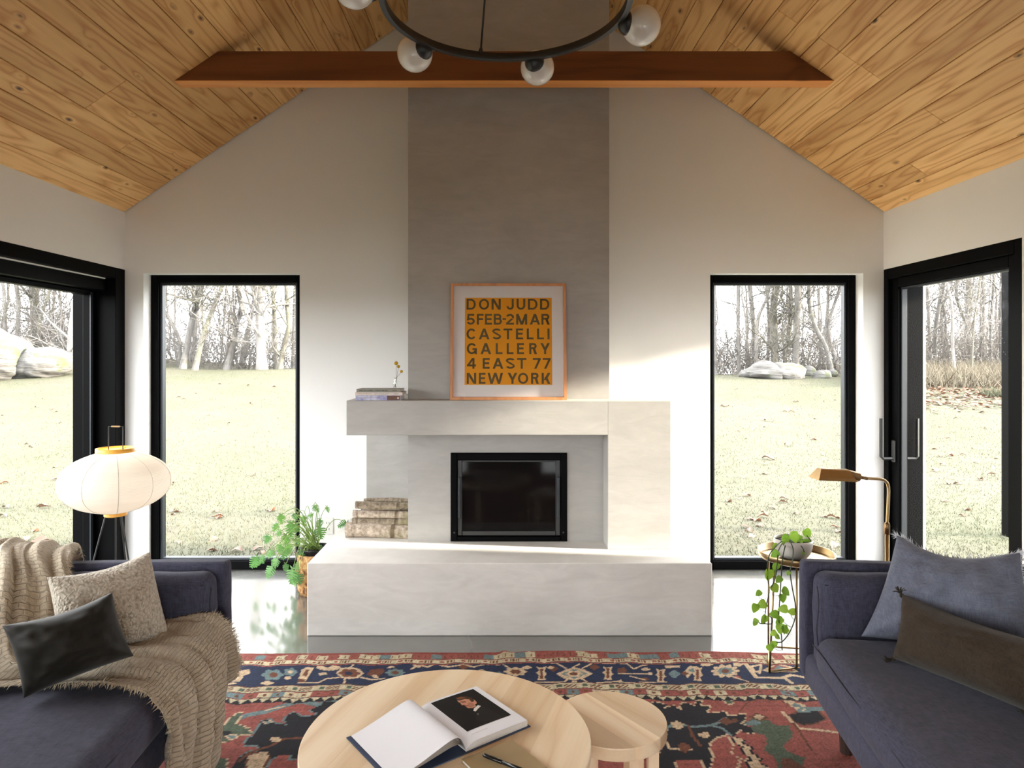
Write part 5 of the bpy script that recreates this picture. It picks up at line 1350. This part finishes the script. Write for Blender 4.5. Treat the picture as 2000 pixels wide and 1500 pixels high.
# ================================================================ firewood
def log(label, x0, py, r, Y, mat, x1=-0.592, bend=0.012, seed=0.0):
    zc = HC-(py-VY)*Y/F; n = 26; k = 18; b = MB(); vs = []
    root = thing('birch_log', label, 'log', ((x0+x1)/2, Y, zc-r), 'firewood stacked beside the chimney')
    for i in range(n):
        t = i/(n-1); x = x0+(x1-x0)*t; cz = zc+bend*math.sin(t*3+seed)*0.5; cy = Y+bend*math.sin(t*2.3+seed*2)
        for j in range(k):
            a = 2*PI*j/k; rr = r*(1-0.10*t*math.sin(seed*3))*(1+0.17*noise.noise(Vector((x*9+seed, math.cos(a)*1.3, math.sin(a)*1.3)))+0.05*noise.noise(Vector((x*30, math.cos(a)*3+seed, math.sin(a)*3))))
            vs.append((x, cy+rr*math.cos(a), cz+rr*math.sin(a)))
    b.add(vs, [(i*k+j, i*k+(j+1)%k, (i+1)*k+(j+1)%k, (i+1)*k+j) for i in range(n-1) for j in range(k)])
    b.build('bark', mat, root, True)
    for s, name in ((0, 'cut_end'), (n-1, 'cut_end')):
        b = MB(); ring = vs[s*k:(s+1)*k]; c = sum((Vector(p) for p in ring), Vector())/k; c.x += -0.003 if s == 0 else 0.003
        b.add(ring+[tuple(c)], [(j, (j+1)%k, k) for j in range(k)]); b.build(name, M['endgrain'], root)
LY = 4.262
log('thick pale birch log with dark rings at the bottom of the firewood pile', -0.990, 1037, 0.046, LY+0.005, M['birch'], seed=1)
log('mossy olive log second from the bottom of the firewood pile', -0.955, 1018.5, 0.0265, LY+0.02, M['birchdark'], seed=4)
log('brown birch log with knots third from the bottom of the firewood pile', -0.945, 1003.8, 0.0225, LY+0.01, M['birch'], seed=8, bend=0.004)
log('whitish forked log showing between the upper firewood logs', -0.90, 993.5, 0.022, LY+0.05, M['birch'], seed=12)
log('grey brown log fifth from the bottom of the firewood pile', -0.925, 986.5, 0.0235, LY+0.0, M['birchdark'], seed=15)
log('short dark log on top of the firewood pile', -0.885, 979.5, 0.0165, LY+0.045, M['birchdark'], seed=19)
log('pale birch log at the back of the bottom row of firewood', -0.93, 1040, 0.045, LY+0.105, M['birch'], seed=23)
log('grey log at the back of the middle row of firewood', -0.93, 1013, 0.036, LY+0.105, M['birchdark'], seed=27)

# ================================================================ chandelier
ch = thing('ring_chandelier', 'black ring chandelier with white opal glass globes under the ridge', 'chandelier', (0.006, 2.535, 2.83))
cc = Vector((0.006, 2.535, 2.83)); RR = 0.455
b = MB(); K1 = 96; prof = [(-0.010,-0.016),(0.010,-0.016),(0.012,-0.012),(0.012,-0.003),(0.008,0.0),(0.012,0.003),(0.012,0.012),(0.010,0.016),(-0.010,0.016),(-0.012,0.012),(-0.012,-0.012)]
vs = [cc+Vector((math.sin(2*PI*i/K1)*(RR+pr_[0]), math.cos(2*PI*i/K1)*(RR+pr_[0]), pr_[1])) for i in range(K1) for pr_ in prof]; m = len(prof)
b.add(vs, [(i*m+j, i*m+(j+1)%m, ((i+1)%K1)*m+(j+1)%m, ((i+1)%K1)*m+j) for i in range(K1) for j in range(m)])
rg = b.build('ring', M['blackmetal'], ch); smooth_by_angle(rg, 40)
for k in range(6):
    a = math.radians(-45+60*k); d = Vector((math.sin(a), math.cos(a), 0)); R = 0.076
    gc = cc+d*(RR+0.018+R*1.02)+Vector((0,0,-0.012))
    b = MB(); b.lathe([(R*math.sin(PI*i/24), -R*math.cos(PI*i/24)) for i in range(25)], gc, 32, (0,0,1), False); gl = b.build('globe', M['opal'], ch, True, True)
    b = MB(); ax = -d
    b.lathe([(0.001,R+0.020),(0.014,R+0.019),(0.030,R+0.010),(0.040,R-0.004),(0.046,R-0.020),(0.044,R-0.020),(0.036,R-0.008),(0.001,R-0.004)], gc, 28, ax, False); cp = b.build('globe_cup', M['blackmetal'], gl, True)
for a in (-14, 106, 226):
    a = math.radians(a); d = Vector((math.sin(a), math.cos(a), 0)); p = cc+d*(RR-0.004)+Vector((0,0,0.016)); q = Vector((cc.x, cc.y, 3.80))+d*0.02
    b = MB(); b.tube([p, q], 0.0045, 8); b.lathe([(0.001,-0.012),(0.010,-0.010),(0.011,0.0),(0.008,0.012),(0.004,0.020)], p, 10, (q-p)); b.build('suspension_rod', M['blackmetal'], ch, True)
b = MB(); b.lathe([(0.001,3.78),(0.030,3.78),(0.034,3.80),(0.012,3.83),(0.009,3.86),(0.009,RZ-0.03),(0.06,RZ-0.025),(0.06,RZ-0.075),(0.001,RZ-0.075)], (cc.x,cc.y,0), 20, cap=False); b.build('stem', M['blackmetal'], ch)

# ================================================================ paper lantern lamp
LYp = 3.60; kL = F/LYp; lc = P(226, 941, LYp)
la = thing('paper_lamp', 'white paper lantern floor lamp on thin black legs behind the left sofa', 'lamp', (lc.x, lc.y, 0))
ru, rh = 98.5/kL, 61/kL; b = MB(); prof = []; NR = 150
for i in range(NR+1):
    t = -1+2*i/NR; top = 34/kL; bot = 20/kL; e = (1-abs(t)**2.35)**0.62; rr = e*ru
    rmin = top if t > 0 else bot
    rr = max(rmin, rr*1.0); rib = 0.0014*(0.5+0.5*math.cos(2*PI*i/NR*44)); prof.append((rr-rib, rh*t))
prof = [p for i, p in enumerate(prof)]
b.lathe(prof, lc, 72, cap=False); sh = b.build('paper_shade', M['paper'], la, True)
b = MB()
for k in range(10):
    a = 2*PI*k/10+0.25; b.tube([lc+Vector((math.cos(a)*(r_+0.0006), math.sin(a)*(r_+0.0006), h_)) for r_, h_ in prof[4:-3:3]], 0.0012, 4, False)
b.build('paper_seam', M['paper'], sh, True)
for z, r_, nm in ((rh-0.008, 35/kL, 0.022), (-rh-0.012, 20.5/kL, 0.020)):
    b = MB(); b.lathe([(r_,z),(r_,z+nm),(r_-0.003,z+nm),(r_-0.003,z),(r_,z)], lc, 48, cap=False); b.build('bamboo_ring', M['bamboo'], la, True)
    b = MB(); b.tube([lc+Vector((-r_,0,z+0.01)), lc+Vector((r_,0,z+0.01))], 0.003, 6); b.tube([lc+Vector((0,-r_,z+0.01)), lc+Vector((0,r_,z+0.01))], 0.003, 6); b.build('ring_spoke', M['bamboo'], la)
hd = 14/kL; ht = lc.z+108/kL
b = MB(); b.tube([lc+Vector((-hd,0,rh+0.005)), Vector((lc.x-hd,lc.y,ht)), Vector((lc.x+hd,lc.y,ht)), lc+Vector((hd,0,rh+0.005))], 0.0028, 8); b.build('wire_handle', M['blackmetal'], la)
b = MB(); b.tube([Vector((lc.x-hd*0.6,lc.y,ht)), Vector((lc.x+hd*0.6,lc.y,ht))], 0.0042, 8); b.build('handle_wrap', M['brass'], la)
for a in (95, 215, 335):
    a = math.radians(a); d = Vector((math.cos(a), math.sin(a), 0)); b = MB(); b.tube([lc+d*0.045+Vector((0,0,-rh)), Vector((lc.x,lc.y,0.004))+d*0.21], 0.0038, 8); b.build('leg', M['blackmetal'], la)
b = MB(); b.tube([lc+Vector((0,0,-rh+0.02)), Vector((lc.x,lc.y,0.45))], 0.004, 8); b.build('stem', M['blackmetal'], la)
b = MB(); b.lathe([(0.001,0.05),(0.02,0.045),(0.03,0.02),(0.028,0),(0.015,-0.03),(0.013,-0.06),(0.001,-0.06)], lc, 16, cap=False); b.build('bulb', M['white'], la, True)
ll = bpy.data.lights.new('paper_lamp_light', 'POINT'); ll.energy = 3.0; ll.color = (1.0, 0.80, 0.55); ll.shadow_soft_size = 0.04
lo = bpy.data.objects.new('paper_lamp_light', ll); COL.objects.link(lo); lo.location = lc+Vector((0,0,0.10))

# ================================================================ brass reading lamp
LB = 3.22; kb = F/LB
def lb(px, py): return P(px, py, LB)
rl = thing('reading_lamp', 'brass pharmacy reading lamp standing behind the right sofa', 'lamp', (lb(1733,950).x, LB, 0))
px_ = lb(1732.5, 0).x
b = MB(); b.tube([Vector((px_,LB,0.014)), Vector((px_,LB,lb(0,1040).z))], 0.0095, 14); b.build('lower_pole', M['brass'], rl, True)
b = MB(); b.lathe([(0.0095,-0.002),(0.0125,0),(0.0125,0.045),(0.0105,0.048),(0.0105,0.052),(0.008,0.054)], (px_,LB,lb(0,1043).z), 18); b.build('collar', M['brassdark'], rl, True)
b = MB(); b.tube(catmull([Vector((px_,LB,lb(0,1026).z)), lb(1734.5,990), lb(1735.5,960)], 8)+catmull([lb(1735.5,958), lb(1734,946), lb(1727,938), lb(1716,935.5)], 10)+[lb(1700,934.8), lb(1690,934)], 0.0068, 12); b.build('arm', M['brass'], rl, True)
b = MB(); j0, j1 = lb(1694,934.5), lb(1677,931.5); b.lathe([(0.001,0),(0.0085,0),(0.0085,0.012),(0.0065,0.014),(0.0085,0.017),(0.0085,0.030),(0.0085,0.044)], j0, 14, j1-j0); b.build('swivel', M['brassdark'], rl, True)
b = MB(); a0, a1 = lb(1678,932), lb(1655,927); b.lathe([(0.001,0),(0.021,0.0),(0.023,0.004),(0.023,(a1-a0).length)], a0, 24, a1-a0, False); b.build('socket_cover', M['brassdark'], rl, True)
# shade: tent with a slanting near end
A0, A1 = lb(1660,928.5), lb(1590,925.5); ax = (A1-A0).normalized(); yv = Vector((0,1,0)); up = ax.cross(yv); up = up if up.z > 0 else -up
b = MB(); sec = [(-0.052,-0.022),(-0.045,-0.008),(-0.022,0.024),(-0.012,0.028),(0.012,0.028),(0.022,0.024),(0.045,-0.008),(0.052,-0.022)]
rows = []
for t, s_ in ((0.0,1.0),(1.0,1.0)):
    rows.append([A0.lerp(A1, t)+yv*y*s_+up*z*s_+ax*(0.012*(z-0.0)/0.028 if t == 0 else -0.010*(z+0.02)/0.02) for y, z in sec])
n = len(sec); b.add(rows[0]+rows[1], [(i, i+1, n+i+1, n+i) for i in range(n-1)]+[tuple(range(n, 2*n)), tuple(range(n-1, -1, -1))])
so = b.build('lamp_shade', M['brass'], rl); 
b = MB(); b.lathe([(0.001,0),(0.135,0),(0.14,0.004),(0.138,0.012),(0.03,0.018),(0.012,0.022),(0.001,0.022)], (px_,LB,0.0), 40, cap=False); b.build('base', M['brass'], rl, True)

# ================================================================ tray table with trailing pothos
TC = Vector((1.452, 3.395, 0)); TRz = 0.518; RT = 0.178
tt = thing('tray_table', 'small brass tray table on thin rod legs beside the right sofa', 'table', (TC.x, TC.y, 0))
b = MB(); b.lathe([(0.001,0.0),(RT-0.012,0.0),(RT,0.006),(RT+0.004,0.034),(RT+0.002,0.036),(RT-0.002,0.034),(RT-0.006,0.008),(RT-0.014,0.004),(0.001,0.004)], (TC.x,TC.y,TRz), 64, cap=False); b.build('tray', M['tray'], tt, True)
foot = [Vector((1.271,3.277,0)), Vector((1.418,3.325,0)), Vector((1.60,3.30,0)), Vector((1.56,3.53,0)), Vector((1.33,3.53,0))]
foot = [PZ(1503,1312,0.016), PZ(1556,1305,0.016), Vector((1.575,3.28,0.016)), Vector((1.60,3.50,0.016)), Vector((1.37,3.54,0.016))]
for i, p in enumerate(foot):
    q = TC+(p-TC)*1.0; q.z = 0
    tp = Vector((p.x, p.y, TRz+0.004)); dd = (tp-Vector((TC.x,TC.y,tp.z))); 
    if dd.length > RT+0.012: tp = Vector((TC.x,TC.y,tp.z))+dd.normalized()*(RT+0.010)
    b = MB(); b.tube([Vector((p.x,p.y,0.014)), tp], 0.0052, 8); b.build('leg', M['tray'], tt, True)
    nx = foot[(i+1) % len(foot)]; b = MB(); b.tube([Vector((p.x,p.y,0.018)), Vector((nx.x,nx.y,0.018))], 0.0048, 8); b.build('base_rod', M['tray'], tt, True)
pv = 3.385; kp = F/pv; pb = TRz+0.0045; pcx = (1549-VX)/kp
pt = thing('pothos_plant', 'trailing green pothos in a white ceramic bowl on the brass tray table', 'plant', (pcx, pv, pb))
prof = [(0.001,0),(0.046,0),(0.062,0.006),(0.080,0.030),(0.089,0.060),(0.0915,0.082),(0.090,0.096),(0.087,0.096),(0.087,0.082),(0.083,0.056),(0.001,0.050)]
b = MB(); b.lathe(prof, (pcx,pv,pb), 48, cap=False); b.build('bowl', M['ceramic'], pt, True)
b = MB(); b.lathe([(0.001,0.087),(0.05,0.087),(0.0875,0.080)], (pcx,pv,pb), 32, cap=False); b.build('soil', M['soil'], pt, True)
def heart():
    b = MB(); n = 9; rows = []
    for i in range(n):
        t = i/(n-1); w = 0.44*(math.sin(PI*min(1, t**0.62)))**0.8*(1.0 if t > 0.05 else 0.75) if 0 < t < 1 else (0.10 if t == 0 else 0.0)
        back = -0.10*math.exp(-((t-0.12)/0.12)**2)
        c = -0.22*t*t
        rows.append([(-w, t+back*1.0, c+0.10*w), (-w*0.5, t, c+0.16*w), (0, t, c), (w*0.5, t, c+0.16*w), (w, t+back*1.0, c+0.10*w)])
    b.grid(rows); o = b.build('leaf', M['pothos'], None, True); return o
hl = heart()
def orient(o, base, dirv, nrm, s):
    y = dirv.normalized(); z = (nrm-y*nrm.dot(y)).normalized(); x = y.cross(z)
    o.matrix_local = Matrix(((x.x*s, y.x*s, z.x*s, base.x), (x.y*s, y.y*s, z.y*s, base.y), (x.z*s, y.z*s, z.z*s, base.z), (0,0,0,1)))
PO = Vector((pcx, pv, pb)); vs0 = 4.411
def vp(x, y, Y=3.27): return P(1460+x/vs0, 1000+y/vs0, Y)
vines = [[(300,248,3.33),(240,300,3.26),(182,390,3.22),(172,560,3.22),(188,672,3.225),(165,790,3.22),(150,900,3.22),(150,965,3.22)],
         [(310,252,3.34),(268,330,3.28),(258,420,3.22),(240,560,3.21),(200,660,3.215)],
         [(325,290,3.31),(302,400,3.24),(290,560,3.22),(276,780,3.22),(270,930,3.22),(292,1060,3.22),(298,1190,3.22)],
         [(372,262,3.30),(395,330,3.27),(385,430,3.20),(368,520,3.19),(385,650,3.19),(412,800,3.19),(408,920,3.19),(360,1040,3.19),(300,1115,3.19),(250,1122,3.19)],
         [(440,270,3.31),(475,310,3.285),(487,345,3.28)], [(510,200,3.36),(545,250,3.33),(550,290,3.32)], [(150,963,3.22),(205,962,3.22),(215,930,3.22),(190,895,3.22)], [(150,962,3.22),(110,960,3.22),(85,935,3.22)]]
for v in vines:
    pts = [P(1460+x/vs0, 1000+y/vs0, Y) for x, y, Y in v]; b = MB(); b.tube(catmull(pts, 8*len(pts)), 0.0027, 6); b.build('vine', M['vine'], pt, True)
plv = [(243,268,-.3,60,3.35),(400,165,.1,70,3.40),(345,200,-.7,75,3.36),(392,185,.3,85,3.33),(495,150,.5,85,3.42),(330,235,-.15,65,3.32),(512,230,-.1,75,3.36),(455,200,-.5,60,3.40),(420,215,.8,60,3.36),
       (265,340,-.9,75,3.25),(480,340,.1,38,3.28),(255,440,-.3,75,3.22),(195,495,-.25,95,3.22),(290,560,-.8,65,3.215),(360,510,-.5,40,3.19),(215,625,.6,85,3.215),(300,660,.9,80,3.22),(298,705,.1,75,3.22),
       (115,680,-.8,60,3.22),(160,780,-1.2,85,3.22),(75,790,-.3,80,3.22),(345,830,-1.4,80,3.19),(412,858,-1.6,68,3.19),(268,880,-1.6,80,3.22),(160,890,-.5,80,3.22),(82,920,-.6,55,3.22),(75,940,-.5,48,3.22),
       (300,910,-.8,75,3.22),(285,960,-.1,90,3.215),(315,975,.1,75,3.21),(248,1030,-1.0,60,3.22),(240,1060,.9,50,3.22),(225,1110,.2,65,3.22),(185,1140,.35,75,3.22),(335,1005,.1,50,3.20),(460,245,.4,40,3.32)]
for x, y, a, s, Y in plv:
    p = vp(x, y, Y); d = Vector((math.sin(a), random.uniform(-.25,.05), -math.cos(a))); nn = Vector((random.uniform(-.5,.5), -1, random.uniform(.1,.7)))
    o = bpy.data.objects.new('leaf', hl.data); COL.objects.link(o); o.parent = pt; orient(o, p-PO, d, nn, s/vs0/F*Y*1.05)
COL.objects.unlink(hl)
# short leaf stalks joining the hanging leaves to the vines
b = MB()
for a, c in (((165,745),(105,745)),((105,745),(95,715)),((150,862),(100,835)),((195,690),(240,722)),((240,722),(285,710)),((400,930),(370,880)),((370,880),(360,850)),((375,993),(310,945)),((345,1055),(290,1000)),((300,1110),(250,1055)),((292,1170),(245,1150)),((290,1195),(225,1170))):
    b.tube([vp(*a, 3.205), vp((a[0]+c[0])/2, (a[1]+c[1])/2+6, 3.21), vp(*c, 3.21)], 0.0013, 5)
b.build('petioles', M['vine'], pt, True)['kind'] = 'stuff'

# ================================================================ split-leaf plant in a basket
BC = Vector((-1.217, 4.42, 0)); 
ph = thing('potted_philodendron', 'bushy split leaf green plant in a woven basket beside the hearth', 'plant', BC)
b = MB(); b.lathe([(0.001,0.002),(0.108,0.002),(0.118,0.03),(0.124,0.12),(0.121,0.22),(0.124,0.262),(0.116,0.262),(0.112,0.22),(0.001,0.20)], BC, 40, cap=False); b.build('basket', M['basket'], ph, True)
b = MB(); b.lathe([(0.085,0.20),(0.104,0.285),(0.107,0.29),(0.100,0.29),(0.096,0.27),(0.001,0.262)], BC, 32, cap=False); b.build('nursery_pot', M['blackmetal'], ph, True)
b = MB(); b.lathe([(0.001,0.275),(0.06,0.275),(0.096,0.268)], BC, 24, cap=False); b.build('soil', M['soil'], ph, True)
def split_leaf():
    b = MB(); L = [(0.0,0.05)]
    # spine stations; the blade alternates long lobes and deep cuts
    rows = []; lobes = [(-0.10,0.30),(0.06,0.46),(0.22,0.50),(0.38,0.44),(0.54,0.36),(0.70,0.26),(0.84,0.16)]
    for k, (t, w) in enumerate(lobes):
        for dt, f, sw in ((-0.055, 0.24, -0.02), (-0.03, 0.98, 0.10), (0.03, 1.0, 0.13), (0.06, 0.24, 0.04)):
            tt = t+dt; r = max(0, tt); c = -0.30*r*r; q = w*f; wv = 0.05*math.sin(k*2.1+f*3)
            rows.append([(-q, tt+sw*(1 if t > 0 else -1.2)*f, c-0.16*q+wv), (-q*0.45, tt, c+0.05*q), (0, max(tt, 0.0), c-0.02), (q*0.45, tt, c+0.05*q), (q, tt+sw*(1 if t > 0 else -1.2)*f, c-0.16*q-wv)])
    rows.append([(0, 1.0, -0.32)]*5)
    b.grid(rows); return b.build('leaf', M['philo'], None, True)
sl = split_leaf()
def hp_(x, y, Y): return P(470+x/5.714, 960+y/5.714, Y)
pl_ = [(840,190,60,.9,-1),(965,205,50,.2,1),(770,262,50,-1.4,1),(595,280,40,.4,-1),(450,310,70,.1,-1),(555,430,105,.1,-1),(600,400,60,.9,1),(505,535,75,.2,-1),(385,410,60,-.6,-1),(280,540,70,-.3,-1),(690,320,55,-.2,1),
       (885,355,60,.1,1),(890,470,100,.2,-1),(1140,370,75,-1.3,1),(870,635,60,.2,1),(430,640,70,-.5,-1),(480,690,95,-.4,-1),(330,700,65,-.9,-1),(150,790,90,-.6,-1),(240,760,60,.1,-1),(385,800,80,-.5,-1),(315,900,100,-.6,-1),(500,850,60,.1,-1),
       (560,950,115,-.2,-1),(650,985,90,.3,-1),(670,730,75,.3,-1),(650,830,75,-.6,-1),(545,640,60,.3,-1),(700,690,60,.8,-1),(640,560,50,-.4,1),(420,470,55,-.8,-1),(590,1010,70,.1,-1),(700,980,60,-.3,-1)]
pl_ = pl_+[(x+random.uniform(-34,34), y+random.uniform(-30,30), s*random.uniform(.6,.85), a+random.uniform(-.6,.6), 1) for x, y, s, a, nr in pl_ if x < 760]
for x, y, s, a, nr in pl_:
    Y = random.uniform(4.22, 4.36) if nr < 0 else random.uniform(4.40, 4.56)
    if x > 830 and nr < 0: Y = 4.40
    if x > 720 and y > 560: Y = 4.45
    p = hp_(x, y, Y); sc = s/5.714/F*Y*1.45
    d = Vector((math.sin(a)*0.8, random.uniform(-.4,.1), -abs(math.cos(a)))).normalized(); base = p-d*sc*0.45
    nn = Vector((random.uniform(-.5,.5), -0.8, random.uniform(.3,.9)))
    o = bpy.data.objects.new('leaf', sl.data); COL.objects.link(o); o.parent = ph; orient(o, base-BC, d, nn, sc)
    r0 = BC+Vector((random.uniform(-.03,.03), random.uniform(-.03,.03), 0.28)); mid = r0.lerp(base, 0.55)+Vector((0,0,0.05+0.12*random.random()))
    b = MB(); b.tube(catmull([r0, mid, base], 12), [0.0026-0.0012*i/11 for i in range(12)], 6); b.build('petiole', M['petiole'], ph, True)
COL.objects.unlink(sl)

# ================================================================ wall outlets
for px, py, lab in ((641, 1027, 'white electrical outlet low on the wall left of the hearth'), (1340, 1027, 'white electrical outlet low on the wall right of the surround')):
    p = P(px, py, BY); o = thing('wall_outlet', lab, 'outlet', (p.x, BY, p.z))
    b = MB(); b.cbox(p.x-0.036, p.x+0.036, BY-0.006, BY, p.z-0.058, p.z+0.058, 0.002); b.build('cover_plate', M['white'], o)
    for dz in (-0.022, 0.022):
        b = MB(); b.box(p.x-0.010, p.x-0.007, BY-0.0068, BY-0.0055, p.z+dz-0.006, p.z+dz+0.006); b.box(p.x+0.007, p.x+0.010, BY-0.0068, BY-0.0055, p.z+dz-0.006, p.z+dz+0.006); b.build('socket', M['blackmetal'], o)
